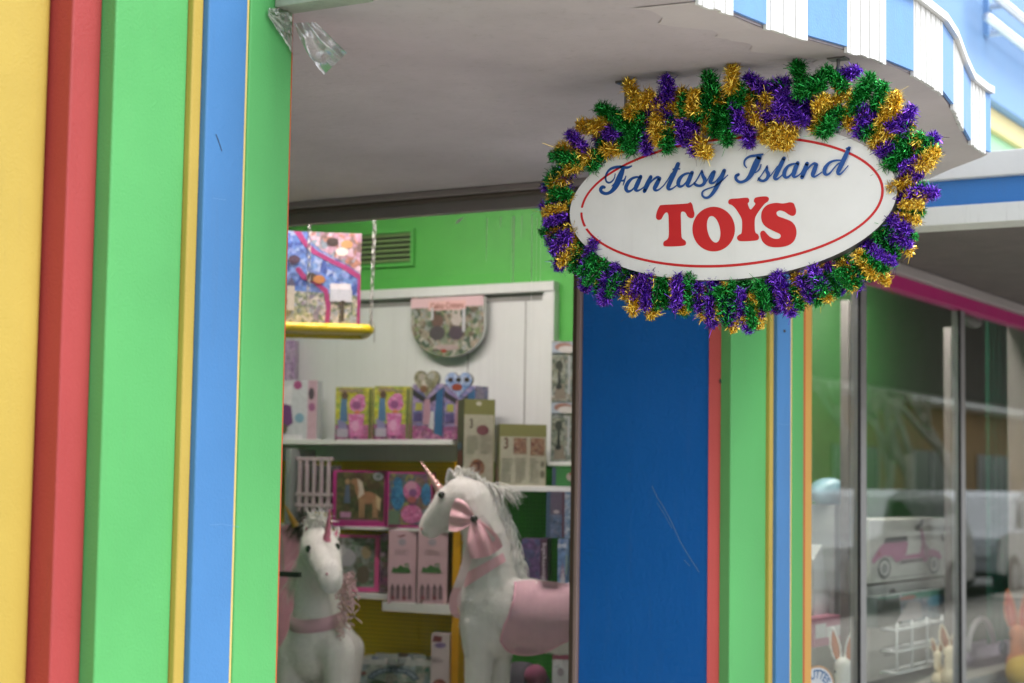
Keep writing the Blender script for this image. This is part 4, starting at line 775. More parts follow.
def dr_pony(f, s):
    f.rect(.04, .04, .98, .97, art('pony_bg', [0xa8a84a, 0x5a7a8a, 0x8a6a5a, 0x7a4a7a, 0x4a5a6a], 24, seed=8)); BP = art('pony_blue', [0x2f78a8, 0x4a98c8, 0x1f5a88, 0x6ab0d0, 0x3f5a8a], 55, seed=3); PP = art('pony_pink', [0xd0609a, 0xe890b8, 0xb04080, 0xf0b0cc, 0x9a5090], 55, seed=6); f.ell(.24, .55, .15, .25, BP); f.ell(.24, .80, .10, .10, BP); f.ell(.56, .66, .2, .17, PP); f.ell(.54, .74, .12, .10, 0xd890b0); f.ell(.58, .62, .09, .08, 0x8a4a90); f.ell(.56, .5, .1, .06, 0xc05a5a); f.ell(.56, .24, .24, .17, PP); f.ell(.88, .6, .11, .2, BP); f.rect(.04, .04, .28, .3, 0x6a8a6a)
carton('pony_toy_box', 'toy box with pink and blue ponies right of the brown horse box', 'toy box', (387.5, 472, 431, 527.5), YW-.30, .14, MGT, dr_pony)
def dr_lowpony(f, s):
    f.rect(.05, .08, .90, .95, art('low_meadow', [0x7a8a7a, 0x9aa0a0, 0x6a6a5a, 0xb0a8b0, 0x5a7a5a], 22, seed=5)); f.ell(.3, .6, .2, .16, 0xb8b4bc); f.ell(.2, .72, .1, .1, 0xc8c4c8); f.ell(.66, .3, .14, .16, 0x6a5a4a); f.ell(.72, .7, .1, .12, 0xa8946a); f.rect(.05, .08, .5, .16, 0xb05a8a)
carton('pink_toy_box', 'pink framed box with white pony on shelf left of slim boxes', 'toy box', (333, 535, 378.5, 592), YW-.28, .12, M('pink_card', 0xd0508e, rough=.45), dr_lowpony)
carton('sliver_toy_box', 'narrow pink and green toy box squeezed behind slim pink boxes', 'toy box', (380, 534, 393, 592), YW-.22, .12, art('sliver', [0xb05a90, 0x7a6a5a, 0x9a8a9a, 0x6a3a6a, 0x5a7a4a], 24, seed=9))
def dr_slim(f, s):
    f.text('2', .3, .905, .36, .93, 0x4a1a22); f.poly([(.36, .905), (.58, .925), (.60, .945), (.40, .93)], 0x8a1f34); f.ell(.48, .84, .14, .05, 0xb3a8b4); f.lines(.22, .66, .74, .74, 4, 0x9a8088, .3)
    f.poly([(.12, .42), (.82, .42), (.76, .48), (.60, .49), (.44, .53), (.30, .48), (.18, .50)], 0x3f7a34); f.rect(.58, .48, .74, .55, 0x5a9050); f.rect(.61, .50, .71, .53, 0xb8a8a8)
    for u in (.1, .3, .52, .72): f.rect(u, .06, u+.14, .2, 0x8a6a74); f.poly([(u-.01, .2), (u+.07, .28), (u+.15, .2)], 0x6a4a58)
    f.ell(.2, .08, .07, .03, 0xa04a5a); f.ell(.6, .08, .08, .03, 0xa04a5a)
for a, b, w1 in ((388.5, 416, 'beside the pink pony box'), (418, 447, 'beside the mustard upright')):
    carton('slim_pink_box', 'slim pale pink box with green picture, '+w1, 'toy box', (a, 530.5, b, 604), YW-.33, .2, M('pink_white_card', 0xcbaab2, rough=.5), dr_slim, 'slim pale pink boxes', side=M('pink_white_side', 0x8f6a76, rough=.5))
def dr_low(f, s):
    f.poly([(.05, .86), (.55, .86), (.60, .95), (.15, .97)], 0x8a1f34); f.ell(.5, .8, .3, .05, 0x9a80b8); f.text('age 2', .2, .76, .8, .84, 0x6a4a90); f.lines(.08, .5, .7, .6, 3, 0x8a7a80, .3); f.ell(.5, .1, .4, .12, 0xa84a4a)
carton('slim_white_box', 'slim white box with purple label at lower right of yellow pegboard', 'toy box', (431, 634, 449, 692), YW-.38, .16, M('white_card', 0xc4b8b8, rough=.5), dr_low)
def dr_vill(f, s):
    f.rect(0, 0, 1, .84, art('village', [0x8fa8a0, 0xb8c4b4, 0x9ab0b8, 0x7a9080, 0xc8c0b0], 14, seed=2)); f.rect(0, .84, 1, 1, 0xc8d0c8)
    arc = [(.5+.36*math.cos(a), .30+.48*math.sin(a)) for a in [math.pi*(.06+.88*k/20) for k in range(21)]]; arc2 = [(.5+.27*math.cos(a), .30+.30*math.sin(a)) for a in [math.pi*(.94-.88*k/20) for k in range(21)]]
    f.poly(arc+arc2, 0x46607a); f.text('CALICO CRITTERS', 0, 0, 1, 1, 0xb8ccd8, f=lambda a, b: (.5-(.29+.05*b)*math.cos(math.pi*(.1+.8*a)), .30+(.34+.10*b)*math.sin(math.pi*(.1+.8*a))), bold=.02)
    f.ell(.3, .2, .12, .14, 0x3f5a34); f.ell(.7, .15, .12, .14, 0x6a5a4a); f.ell(.48, .12, .10, .14, 0xa89a88); f.ell(.1, .55, .04, .06, 0x9a4a4a); f.poly([(.9, .66), (.98, .66), (.98, .8), (.94, .78)], 0x3f8a70)
carton('village_playset_box', 'pale green playset box with arched blue lettering at window bottom', 'toy box', (357, 661, 429.5, 692), YW-.40, .3, ink(0xa8b8ac), dr_vill)
q = MB(); p = PY(380, 660, YW-.3)
for i in range(26):
    a = Vector((p.x+.33*random.random()-.06, YW-.38+.16*random.random(), p.z)); s_ = .012+.03*random.random()
    q.box(a.x-s_*1.6, a.x+s_*1.6, a.y-s_, a.y+s_, p.z-.006, p.z-.004+s_*1.2, ink(random.choice([0xc8c4b8, 0xa8b4b0, 0x5a4034, 0x9a9a90, 0x7a86a8, 0xd8d8d0])), Matrix.Translation(a) @ Matrix.Rotation(random.random()*3, 4, 'Z') @ Matrix.Translation(-a))
tag(q.build('loose_toy_packets'), 'loose small toy packets piled on the village playset box', 'toy packets', kind='stuff')
# --- pale pink slatted toy furniture pieces at the left
PKW = M('pink_white_plastic', 0xc9b4bc, rough=.5)
cr = thing('slatted_toy_rack', 'pale pink slatted toy rack beside the horse box at left', 'toy rack', (PY(306, 520, YW-.3).x, YW-.3, PY(306, 520, YW).z))
x0, x1, z0_, z1_ = bx(295, 331, 452, 512, YW-.38); q = MB()
for zz in (z1_-.03, z1_-.06*4.1, z0_+.05): q.box(x0, x1, YW-.38, YW-.355, zz-.022, zz, PKW)
q.build('rail', cr, bevel=.003)
for i in range(5): q = MB(); x = x0+(x1-x0)*(i+.3)/5; q.box(x, x+.022, YW-.376, YW-.36, z0_, z1_-.031, PKW); q.build('slat', cr, bevel=.002)
q = MB(); q.box(x0-.06, x0-.02, YW-.4, YW-.15, z0_-.3, z1_+.02, M('grey_plastic', 0x9aa09e, rough=.5)); q.build('post', cr, bevel=.003)
q = MB(); q.box(x0, x1, YW-.30, YW-.28, z0_, z1_-.08, art('rack_back', [0x6a5a60, 0x8a7a80, 0x5a6a50, 0x9a8088, 0x4a4048], 24, seed=3)); q.build('back_card', cr)

# --- ceiling battens; the street window's unseen pair is added to brighten its toys
EM2 = emis('ceiling_lamp_glow', 0xfff0ec, 36.0); EM3 = emis('fill_lamp_glow', 0xfff4ee, 50.0)
for xx, yy, w1 in ((-5.9, 7.55, 'above the small unicorn'), (-4.75, 7.55, 'above the large unicorn'), (-3.63, 9.4, 'added to brighten the scooter box'), (-3.63, 11.3, 'added to brighten the lavender bag')):
    up_ = yy < 8; zl = 3.499 if up_ else zm+.38
    t = thing('batten_lamp', 'white batten lamp behind the window head '+w1, 'lamp', (xx, yy, zl), 'batten lamps in the shop windows')
    hx, hy = (.5, .07) if up_ else (.04, .8); q = MB()
    q.box(xx-hx, xx+hx, yy-hy, yy+hy, zl-.035, zl, SHW); q.build('housing', t, bevel=.004); q = MB(); q.box(xx-hx*.95, xx+hx*.95, yy-hy*.8, yy+hy*.8, zl-.055, zl-.0352, EM2 if up_ else EM3); q.build('diffuser', t)
# black display arm at left
q = MB(); a, b = PY(262, 576, 7.4), PY(300, 575, 7.4); q.box(a.x, b.x, 7.385, 7.415, b.z-.012, b.z+.014, BLK); tag(q.build('black_bar', None, bevel=.003), 'black display arm reaching in from the left past unicorn', 'bar')
# ------------------------------------------------------------------ plush unicorns
PLU = M('white_plush', 0xe6e4df, rough=.95, bump=.9, bscale=260, bdist=.004, var=.05, vscale=14, sheen=.4, spec=.1)
PLP = M('pink_plush', 0xdc9fb2, rough=.95, bump=.8, bscale=260, sheen=.4, spec=.1, var=.08, vscale=14); MAN = M('mane_white', 0xebebe6, rough=.8, var=.08, vscale=30, sheen=.3); HRN = M('horn_foil', 0xe8b9b4, rough=.3, metal=.6); HRP = M('horn_pink', 0xe07f9c, rough=.5, bump=.4, bscale=60)
EYE = M('eye_black', 0x0a0808, rough=.08, var=0, coat=.6); SAT = M('pink_satin', 0xe9b3bd, rough=.35, sheen=.6, var=.05, vscale=20); RIBW = M('pale_ribbon', 0xf0d8da, rough=.35, sheen=.5); FELT = M('pink_felt', 0xcfa4b0, rough=.9, sheen=.4, bump=.5, bscale=200, var=.08, vscale=12); PIP = M('pink_piping', 0xe6aebf, rough=.6)
def hair(name, par, pts, n, ln, spread, m, seed, drop=(0, 0, -1), wd=.006):
    rg = random.Random(seed); q = MB(); sp = [Vector(p) for p in spline([tuple(p) for p in pts], 12)]
    for i in range(n):
        o = sp[rg.randrange(len(sp))]+Vector([rg.uniform(-1, 1)*spread*.4 for _ in range(3)]); d = (Vector(drop)+Vector([rg.uniform(-1, 1)*.45 for _ in range(3)])).normalized(); L_ = ln*rg.uniform(.6, 1.1)
        sd = Vector((rg.uniform(-1, 1), rg.uniform(-1, 1), rg.uniform(-.3, .3))).normalized()*wd*rg.uniform(.4, 1); P_ = o; pr = None
        for k_ in range(6):
            t = k_/5; w_ = sd*(1-.8*t); a, b = P_-w_, P_+w_
            if pr: q.face([pr[0], pr[1], b, a], m)
            pr = (a, b); d = (d+Vector((rg.uniform(-.2, .2), rg.uniform(-.2, .2), -.22))).normalized(); P_ = P_+d*L_/5
    return q.build(name, par)
def horn(par, A, B, r, m, turns=7):
    q = MB(); A, B = Vector(A), Vector(B); n_ = 40; seg = 14; d = (B-A).normalized(); u = d.cross(Vector((0, 1, 0))).normalized(); v_ = d.cross(u); vs = []
    for i in range(n_+1):
        t = i/n_
        for k_ in range(seg):
            a = 2*math.pi*k_/seg; rr = r*(1-.86*t)*(1+.10*math.sin(2*math.pi*turns*t-a)); vs.append(A.lerp(B, t)+(u*math.cos(a)+v_*math.sin(a))*rr)
    q.raw(vs, [(i*seg+k_, i*seg+(k_+1) % seg, (i+1)*seg+(k_+1) % seg, (i+1)*seg+k_) for i in range(n_) for k_ in range(seg)]+[tuple(n_*seg+k_ for k_ in range(seg))], m); q.build('horn', par, smooth=True)
def ear(par, base, tip, wv, m_out, m_in, dep):
    q = MB(); base, tip, wv = Vector(base), Vector(tip), Vector(wv); ax = tip-base; dep = Vector(dep).normalized(); o_, i_, b_ = [], [], []
    for t, w_ in ((0, .55), (.2, .95), (.45, 1), (.7, .72), (.88, .38), (1, .04)):
        c = base+ax*t; o_.append((c-wv*w_, c+wv*w_)); b_.append(c-dep*wv.length*.55*w_); i_.append(c+dep*wv.length*-.18)
    for k_ in range(5):
        (a, b), (c, d) = o_[k_], o_[k_+1]; q.face([a, b_[k_], b_[k_+1], c], m_out); q.face([b_[k_], b, d, b_[k_+1]], m_out)
        for s_ in (0, 1): e0, e1 = o_[k_][s_], o_[k_+1][s_]; q.face([e0, i_[k_], i_[k_+1], e1], m_out if k_ == 99 else m_in)
        for s_ in (0, 1): q.tube([o_[k_][s_], o_[k_+1][s_]], .006, m_out, 6)
    q.build('ear', par, smooth=True)
def ribbon_strip(q, pts, wv, m):
    sp = [Vector(p) for p in spline([tuple(p) for p in pts], 10)]; wv = Vector(wv)
    for a, b in zip(sp, sp[1:]): q.face([a-wv, a+wv, b+wv, b-wv], m)
def bow_loop(q, c, dirv, L_, wd, m, out):
    """a gathered ribbon loop fanning from its knot"""
    dirv = Vector(dirv).normalized(); out = Vector(out).normalized(); side = dirv.cross(out).normalized(); g = []; nu, nv = 20, 12
    for i in range(nu+1):
        for j in range(nv+1):
            u, v_ = i/nu*2-1, j/nv; sp_ = wd*(.18+.82*math.sin(min(1, v_*1.15)*1.57)); fold = .018*math.cos(u*7+.6)*min(1, v_*1.5)
            bul = .035*math.sin(v_*math.pi)
            g.append(c+dirv*(L_*v_*(1-.10*u*u))+side*(sp_*u)+out*(fold+bul+.008))
    q.raw(g, [(i*(nv+1)+j, (i+1)*(nv+1)+j, (i+1)*(nv+1)+j+1, i*(nv+1)+j+1) for i in range(nu) for j in range(nv)], m)
    g2 = [p-out*(.012+.03*math.sin((k_ % (nv+1))/nv*math.pi)) for k_, p in enumerate(g)]
    q.raw(g2, [(i*(nv+1)+j, (i+1)*(nv+1)+j, (i+1)*(nv+1)+j+1, i*(nv+1)+j+1) for i in range(nu) for j in range(nv)], m)

# --- the large white unicorn in profile
YU = 7.85
def away(p, e): d = p-CAM; d.z = 0; return p+d.normalized()*e        # moved e metres away from the street corner
U = lambda x, y, dy=0: away(PY(x, y, YU), dy)
u1 = thing('plush_unicorn', 'tall white plush unicorn in profile wearing pink bow, strap and saddle', 'plush toy', (U(520, 720).x, YU, ZF))
sc_ = mpp(U(490, 560))
def limb(a, ra, b, rb, da=0, db=None): return (U(a[0], a[1], da), ra*sc_, U(b[0], b[1], da if db is None else db), rb*sc_)
parts = [limb((431, 526), 12.5, (436, 520), 14, -.03), limb((434, 522), 13.5, (452, 507), 20, -.03), limb((452, 505), 20, (464, 500), 24, -.03, 0), limb((464, 498), 23, (476, 500), 20, 0),
  limb((478, 505), 22, (489, 540), 26), limb((489, 540), 26, (492, 572), 31), limb((492, 572), 31, (494, 600), 37), limb((494, 600), 37, (497, 622), 35), limb((500, 610), 36, (560, 619), 34), limb((560, 619), 34, (630, 616), 36), limb((630, 612), 38, (650, 616), 34),
  limb((481, 622), 22, (479, 655), 14.5, -.09), limb((479, 655), 14.5, (476, 700), 11.5, -.09), limb((476, 700), 11.5, (475, 742), 12.5, -.09), limb((500, 640), 18, (500, 662), 11, .13), limb((500, 660), 11, (499, 700), 10, .13), limb((499, 700), 10, (498, 740), 12, .13),
  limb((648, 626), 28, (654, 664), 17, -.10), limb((654, 664), 17, (660, 740), 12, -.10), limb((650, 626), 26, (664, 664), 16, .14), limb((664, 664), 16, (668, 740), 12, .14)]
# legs come down to the platform whatever their column
fix = []
for q_ in parts:
    a, ra, b, rb = q_
    if b.z < ZF+.15: b = Vector((b.x, b.y, ZF+rb*.9))
    fix.append((a, ra, b, rb))
body = blob('body', fix, PLU, u1, .011, 7)
horn(u1, U(440, 490, -.03), U(420.5, 461.5, -.06), 4.6*sc_, HRN)
ear(u1, U(452, 488, -.05), U(449.5, 469, -.07), Vector((.028, 0, .004)), PLU, PLU, (-.3, -1, 0)); ear(u1, U(459, 486, .06), U(458, 466, .05), Vector((.03, 0, 0)), PLU, PLU, (-.3, -1, 0))
hair('forelock', u1, [U(452, 478, 0), U(462, 474, 0), U(474, 476, 0)], 200, .06, .04, MAN, 3, (.5, -.2, .5), .004)
hair('mane', u1, [U(468, 474), U(484, 482), U(498, 498), U(508, 520), U(517, 550), U(521, 572)], 1100, .13, .05, MAN, 4, (.12, -.1, -.9), .004)
hair('mane_tuft', u1, [U(484, 484), U(496, 488), U(505, 491)], 260, .12, .03, MAN, 5, (1, 0, .05), .004)
for p in (u1,): pass
# neck strap, ribbon and bow
yfr = -.20
q = MB()
def front(px, py, k_=0):                       # the point of the body facing the window under a photo position
    bpy.context.view_layer.update(); o_ = PY(px, py, YU-.6); d = (o_-CAM).normalized(); bw = body.matrix_world.inverted(); hit, loc, nn, _ = body.ray_cast(bw @ o_, (bw.to_3x3() @ d).normalized())
    return (body.matrix_world @ loc-d*(.007+k_)) if hit else PY(px, py, YU-.1)
def drape(q, rows, m, k_=0):                   # a sheet laid on the body, rows of photo positions
    g = [[front(x, y, k_) for x, y in r] for r in rows]
    for r1, r2 in zip(g, g[1:]):
        for i in range(len(r1)-1): q.face([r1[i], r1[i+1], r2[i+1], r2[i]], m)
    return g
def grid(A, B, C_, D, nu, nv): return [[((A[0]*(1-u)+B[0]*u)*(1-v_)+(D[0]*(1-u)+C_[0]*u)*v_, (A[1]*(1-u)+B[1]*u)*(1-v_)+(D[1]*(1-u)+C_[1]*u)*v_) for u in [i/nu for i in range(nu+1)]] for v_ in [j/nv for j in range(nv+1)]]
c = front(441.5, 495); q = MB(); q.ball(c, 3.9*sc_, EYE, 14, 10); q.build('eye', u1, smooth=True)
q = MB(); q.ball(front(421.5, 529), .008, M('nostril_pink', 0xb98a90, rough=.8), 10, 8); q.build('nostril', u1, smooth=True); q = MB()
drape(q, grid((464, 574), (503, 553), (506, 561), (464, 588), 16, 4), SAT, .002); o = q.build('neck_strap', u1, smooth=True)
q = MB(); top = [(514, 582), (528, 580), (545, 581), (562, 583), (580, 584), (600, 585)]; bot = [(500, 640), (508, 651), (525, 655), (545, 652), (565, 642), (590, 634)]
lf = [(515, 582), (514.5, 596), (512, 610), (508, 624), (503, 634), (500.5, 641)]
rows = []
for j in range(13):
    t = j/12; r_ = []
    for i in range(21):
        u = i/20; T = spline(top, 4)[min(20, i)]; Bt = spline(bot, 4)[min(20, i)]; Lf = spline(lf, 4)[min(20, int(t*20))]
        x = T[0]*(1-t)+Bt[0]*t; y = T[1]*(1-t)+Bt[1]*t; x += (Lf[0]-(T[0]*(1-t)+spline(bot, 4)[0][0]*t) if i == 0 else 0); r_.append((x, y))
    rows.append(r_)
gs = drape(q, rows, FELT, .010); q.build('saddle', u1, smooth=True)
q = MB(); q.tube([g_ for g_ in gs[-1]], .005, PIP, 6); q.tube([r_[0] for r_ in gs], .005, PIP, 6); q.build('saddle_piping', u1, smooth=True)
q = MB(); kn = front(477.5, 519)+Vector((0, -.03, 0)); outv = (CAM-kn).normalized()
lft = PY(450, 514, kn.y)-kn; dwn = PY(488, 556, kn.y)-kn
bow_loop(q, kn, lft, lft.length, .085, SAT, outv); bow_loop(q, kn, dwn, dwn.length, .085, SAT, outv); q.build('bow', u1, smooth=True)
q = MB(); q.ball(kn+outv*.035, .020, EYE, 14, 10); q.build('bow_button', u1, smooth=True)
q = MB(); ribbon_strip(q, [kn+Vector((0, 0, 0)), PY(470, 548, kn.y-.01), PY(464, 570, kn.y-.03), PY(457, 590, kn.y-.03), PY(456, 606, kn.y)], (.028, 0, .003), RIBW)
ribbon_strip(q, [PY(457, 588, kn.y-.035), PY(453, 600, kn.y-.03), PY(455, 613, kn.y), PY(460, 618, kn.y+.05)], (.024, 0, .002), SAT); q.build('ribbon_tail', u1, smooth=True)
q = MB(); ribbon_strip(q, [kn+Vector((.03, .01, .01)), PY(488, 527, kn.y-.01), PY(495, 540, kn.y)], (.014, 0, .012), M('lace', 0xcfc9c6, rough=.7)); q.build('lace_trim', u1)

# --- the smaller white unicorn facing the street
YV = 7.75
V = lambda x, y, dy=0: away(PY(x, y, YV), dy)
u2 = thing('plush_unicorn', 'white plush unicorn facing out at left, with pink horn and collar', 'plush toy', (V(320, 720).x, YV, ZF))
s2 = mpp(V(320, 600))
def lm(a, ra, b, rb, da=0, db=None): return (V(a[0], a[1], da), ra*s2, V(b[0], b[1], da if db is None else db), rb*s2)
parts = [lm((330, 578), 12.5, (329, 570), 13.5, -.30, -.28), lm((329, 572), 13, (322, 552), 19, -.28, -.14), lm((321, 550), 19.5, (319, 543), 18.5, -.12, -.04), lm((318, 553), 19, (317, 590), 22, -.02, 0), lm((317, 590), 22, (318, 620), 26, 0), lm((318, 620), 26, (318, 650), 34, 0, .04), lm((300, 650), 19, (336, 650), 19, -.03), lm((318, 650), 34, (322, 655), 36, .1, .55),
  lm((294, 655), 17, (289, 690), 13, -.05), lm((289, 690), 13, (288, 735), 12, -.05), lm((338, 655), 17, (340, 690), 13, -.05), lm((340, 690), 13, (341, 735), 12, -.05), lm((300, 660), 20, (298, 735), 12, .6), lm((345, 660), 20, (347, 735), 12, .6)]
fix = []
for a, ra, b, rb in parts:
    if b.z < ZF+.2: b = Vector((b.x, b.y, ZF+rb*.9))
    fix.append((a, ra, b, rb))
body2 = blob('body', fix, PLU, u2, .011, 7)
horn(u2, V(326, 545, -.17), V(330, 508.5, -.24), 4.6*s2, HRP, 5)
ear(u2, V(308.5, 538, -.06), V(306, 522.5, -.05), Vector((.021, 0, -.003)), PLU, M('ear_pink', 0xe07fa0, rough=.8), (0, -1, 0)); ear(u2, V(334, 540, -.02), V(338, 527, .01), Vector((.02, 0, .003)), PLU, MC['ear_pink'], (0, -1, 0))
def front2(x, y):
    o_ = PY(x, y, YV-.9); d = (o_-CAM).normalized(); hit, loc, nn, _ = body2.ray_cast(body2.matrix_world.inverted() @ o_, d); return (body2.matrix_world @ loc) if hit else V(x, y, -.1)
bpy.context.view_layer.update()
for x, y in ((308.8, 549), (337.5, 547)): q = MB(); q.ball(front2(x, y)+Vector((0, -.004, 0)), (.017, .014, .021), EYE, 14, 10); q.build('eye', u2, smooth=True)
q = MB(); q.ball(front2(327, 574), .008, M('nostril_pink', 0xb98a90), 10, 8); q.build('nostril', u2, smooth=True)
hair('forelock', u2, [V(312, 525, -.03), V(318, 520, -.05), V(324, 524, -.06)], 380, .085, .045, MAN, 6, (0, -.1, .3), .004); hair('mane', u2, [V(312, 535, .08), V(304, 555, .10), V(296, 580, .12)], 420, .15, .05, MAN, 8, (-.3, .2, -.6), .004)
q = MB(); cc = V(318, 614, 0); sp = []
for i in range(41):
    a = 2*math.pi*i/40; sp.append(cc+Vector((.147*math.cos(a), .150*math.sin(a), -.022-.035*max(0, -math.sin(a)))))
for a, b in zip(sp, sp[1:]): q.face([a+Vector((0, 0, .035)), b+Vector((0, 0, .035)), b+Vector((0, 0, -.035)), a+Vector((0, 0, -.035))], FELT)
oo_ = q.build('collar', u2, smooth=True); sd_ = oo_.modifiers.new('s', 'SOLIDIFY'); sd_.thickness = .012
rg = random.Random(5); q = MB(); RIB = M('curl_ribbon', 0xecc6c8, rough=.25, metal=.25)
for i in range(20):
    p = V(343+rg.uniform(-3, 12), 574+rg.uniform(-4, 12), -.12+rg.uniform(-.05, .05)); ln = rg.uniform(.12, .30); r_ = rg.uniform(.009, .019); tn = rg.uniform(3, 7); pr = None; dx_ = rg.uniform(-.06, .06)
    for k_ in range(70):
        t = k_/69; a = 6.283*tn*t; c = p+Vector((r_*math.cos(a)+dx_*t, r_*math.sin(a), -ln*t)); e = Vector((0, 0, .0045)); cur = (c-e, c+e)
        if pr: q.face([pr[0], pr[1], cur[1], cur[0]], RIB)
        pr = cur
q.build('curled_ribbon', u2)
def fur(ob, par, n, ln, m, seed):
    rg = random.Random(seed); me = ob.data; me.calc_loop_triangles(); tris = me.loop_triangles; ar = []; tot = 0
    for t in tris: tot += t.area; ar.append(tot)
    import bisect
    q = MB(); vs = me.vertices
    for _ in range(n):
        t = tris[min(len(tris)-1, bisect.bisect(ar, rg.random()*tot))]; a, b, c = [vs[i].co for i in t.vertices]; u, v_ = rg.random(), rg.random()
        if u+v_ > 1: u, v_ = 1-u, 1-v_
        p = a+(b-a)*u+(c-a)*v_; nn = t.normal; d = (nn+Vector((rg.uniform(-.7, .7), rg.uniform(-.7, .7), rg.uniform(-.9, .3)))).normalized()*ln*rg.uniform(.5, 1.2); sd = nn.cross(Vector((rg.uniform(-1, 1), rg.uniform(-1, 1), rg.uniform(-1, 1)))).normalized()*.0011
        q.face([p-sd-nn*.001, p+sd-nn*.001, p+d], m)
    tag(q.build('fur', par), None, None, kind='stuff')
fur(body, u1, 34000, .012, PLU, 1); fur(body2, u2, 24000, .012, PLU, 2)
# --- pink plush behind it, only a little shows past the pillar
u3 = thing('pink_plush_unicorn', 'pink plush unicorn with gold horn tucked behind white unicorn at left', 'plush toy', (V(290, 700).x, 8.35, ZF))
Wp = lambda x, y, dy=0: away(PY(x, y, 8.35), dy); s3 = mpp(Wp(290, 560))
fixp = [(Wp(286, 556), 13*s3, Wp(288, 540), 16*s3), (Wp(290, 545), 17*s3, Wp(288, 590), 22*s3), (Wp(288, 590), 22*s3, Wp(285, 660), 34*s3), (Wp(280, 660), 22*s3, Vector((Wp(278, 700).x, 8.35, ZF+.1)), 14*s3), (Wp(300, 660), 22*s3, Vector((Wp(302, 700).x, 8.35, ZF+.1)), 14*s3)]
blob('body', fixp, PLP, u3, .014, 6); horn(u3, Wp(296, 526, -.1), Wp(285, 505, -.14), 4.2*s3, M('horn_gold', 0xb98a3a, rough=.35, metal=.7)); hair('mane', u3, [Wp(292, 524), Wp(300, 528), Wp(304, 540)], 200, .14, .05, M('mane_dark', 0x4a3034, rough=.7), 9, (.3, -.2, .1))
q = MB()
for x, ya_ in ((281, 534), (282, 540)): ribbon_strip(q, [PY(x, ya_, 7.45), PY(x+1, ya_+18, 7.46), PY(x+1.5, ya_+34, 7.45)], (.006, 0, .001), RIB)
tag(q.build('curled_ribbon'), 'thin curled silver pink ribbon hanging above black display arm', 'ribbon')
# toys under the large unicorn's belly
q = MB(); c = PY(522, 664, 8.3); q.ball((c.x, 8.3, ZF+.13), (.17, .12, .13), M('dark_plush', 0x4a4450, rough=.9, var=.3, vscale=8), 18, 12); q.ball((c.x-.1, 8.2, ZF+.24), (.07, .06, .07), MC['dark_plush'], 14, 10); q.ball((c.x+.13, 8.22, ZF+.2), (.06, .06, .06), M('plum_plush', 0x8a4a68, rough=.9), 14, 10); tag(q.build('dark_plush_toy', None, smooth=True), 'dark grey and plum soft toy lying beneath large unicorn', 'plush toy')
carton('silver_gift_box', 'shiny pale box with pink ribbon edge below the pink saddle', 'toy box', (552, 655, 580, 690), 8.2, .2, M('silver_wrap', 0xc8c8cc, rough=.3, metal=.3, bump=.6, bscale=20), lambda f, s: (f.rect(0, .86, 1, 1, 0xc04a72), f.ell(.3, .5, .12, .12, 0xb8a8b8)))
# ------------------------------------------------------------------ inside the street side window
q = MB(); q.box(-4.34, XF-.31, y0w-.2, 16, .30, .36, M('street_platform', 0xc6c3bd, rough=.6)); tag(q.build('street_display_platform'), 'pale display platform inside the street side window', 'platform')
def cartonX(name, label, cat, rect, X, d, m, draw=None, group=None, side=None):
    ym, xm = (rect[1]+rect[3])/2, (rect[0]+rect[2])/2; y0, y1 = PX(rect[0], ym, X).y, PX(rect[2], ym, X).y; z0_, z1_ = PX(xm, rect[3], X).z, PX(xm, rect[1], X).z
    q = MB(); q.box(X-d, X, y0, y1, z0_, z1_, m)
    if draw: draw(Face(q, (X, y0, z0_), (0, y1-y0, 0), (0, 0, z1_-z0_), (1, 0, 0)))
    return tag(q.build(name), label, cat, group)
PK = 0xcf6aa4
def dr_scoot(f):
    f.rect(.01, .02, .99, .98, 0xdedcda); A = f.U.length/f.V.length
    def wheel(u, v_): f.ell(u, v_, .075, .17, 0x6a6c72); f.ell(u, v_, .056, .125, 0xd8d8d8); f.ell(u, v_, .034, .078, 0x8a8c92)
    wheel(.17, .22); wheel(.77, .21)
    f.poly([(.02, .36), (.06, .46), (.12, .58), (.18, .64), (.36, .66), (.44, .62), (.42, .44), (.38, .34), (.30, .30), (.24, .40), (.16, .42), (.08, .36), (.04, .30)], PK)
    f.poly([(.30, .34), (.62, .34), (.64, .38), (.66, .58), (.62, .80), (.59, .82), (.61, .56), (.58, .42), (.42, .40)], PK)
    f.poly([(.60, .36), (.66, .46), (.74, .48), (.83, .42), (.87, .32), (.84, .28), (.78, .34), (.70, .34), (.66, .26), (.62, .28)], PK)
    f.poly([(.66, .30), (.70, .48), (.64, .62), (.60, .84), (.58, .84), (.62, .56)], 0xb97a9c)
    f.poly([(.15, .63), (.17, .70), (.42, .72), (.43, .64)], 0x57555c); f.poly([(.36, .27), (.62, .28), (.62, .33), (.34, .33)], 0x7a6a74)
    f.poly([(.52, .82), (.62, .90), (.61, .93), (.57, .90), (.52, .86)], 0x6c6e74); f.ell(.545, .85, .03, .05, 0x84868c); f.poly([(.59, .90), (.62, .98), (.60, .99), (.575, .92)], 0x6c6e74); f.ell(.09, .46, .012, .03, 0xb03a4a)
    f.ell(.90, .66, .04, .07, 0x8a8a8e); f.ell(.90, .67, .02, .04, 0xc8c6c4); f.poly([(.86, .58), (.95, .60), (.93, .68), (.87, .66)], 0x77777c); f.poly([(.895, .72), (.905, .72), (.90, .84)], 0x55555a); f.ell(.9, .86, .012, .03, 0x44444a)
    f.lines(.2, .04, .66, .08, 1, 0xa0a0a2, .5)
cartonX('scooter_toy_box', 'white box with pink toy scooter picture in the middle pane', 'toy box', (869, 519, 950.5, 579), -3.92, .3, M('box_white', 0xe4e2df, rough=.5), dr_scoot)
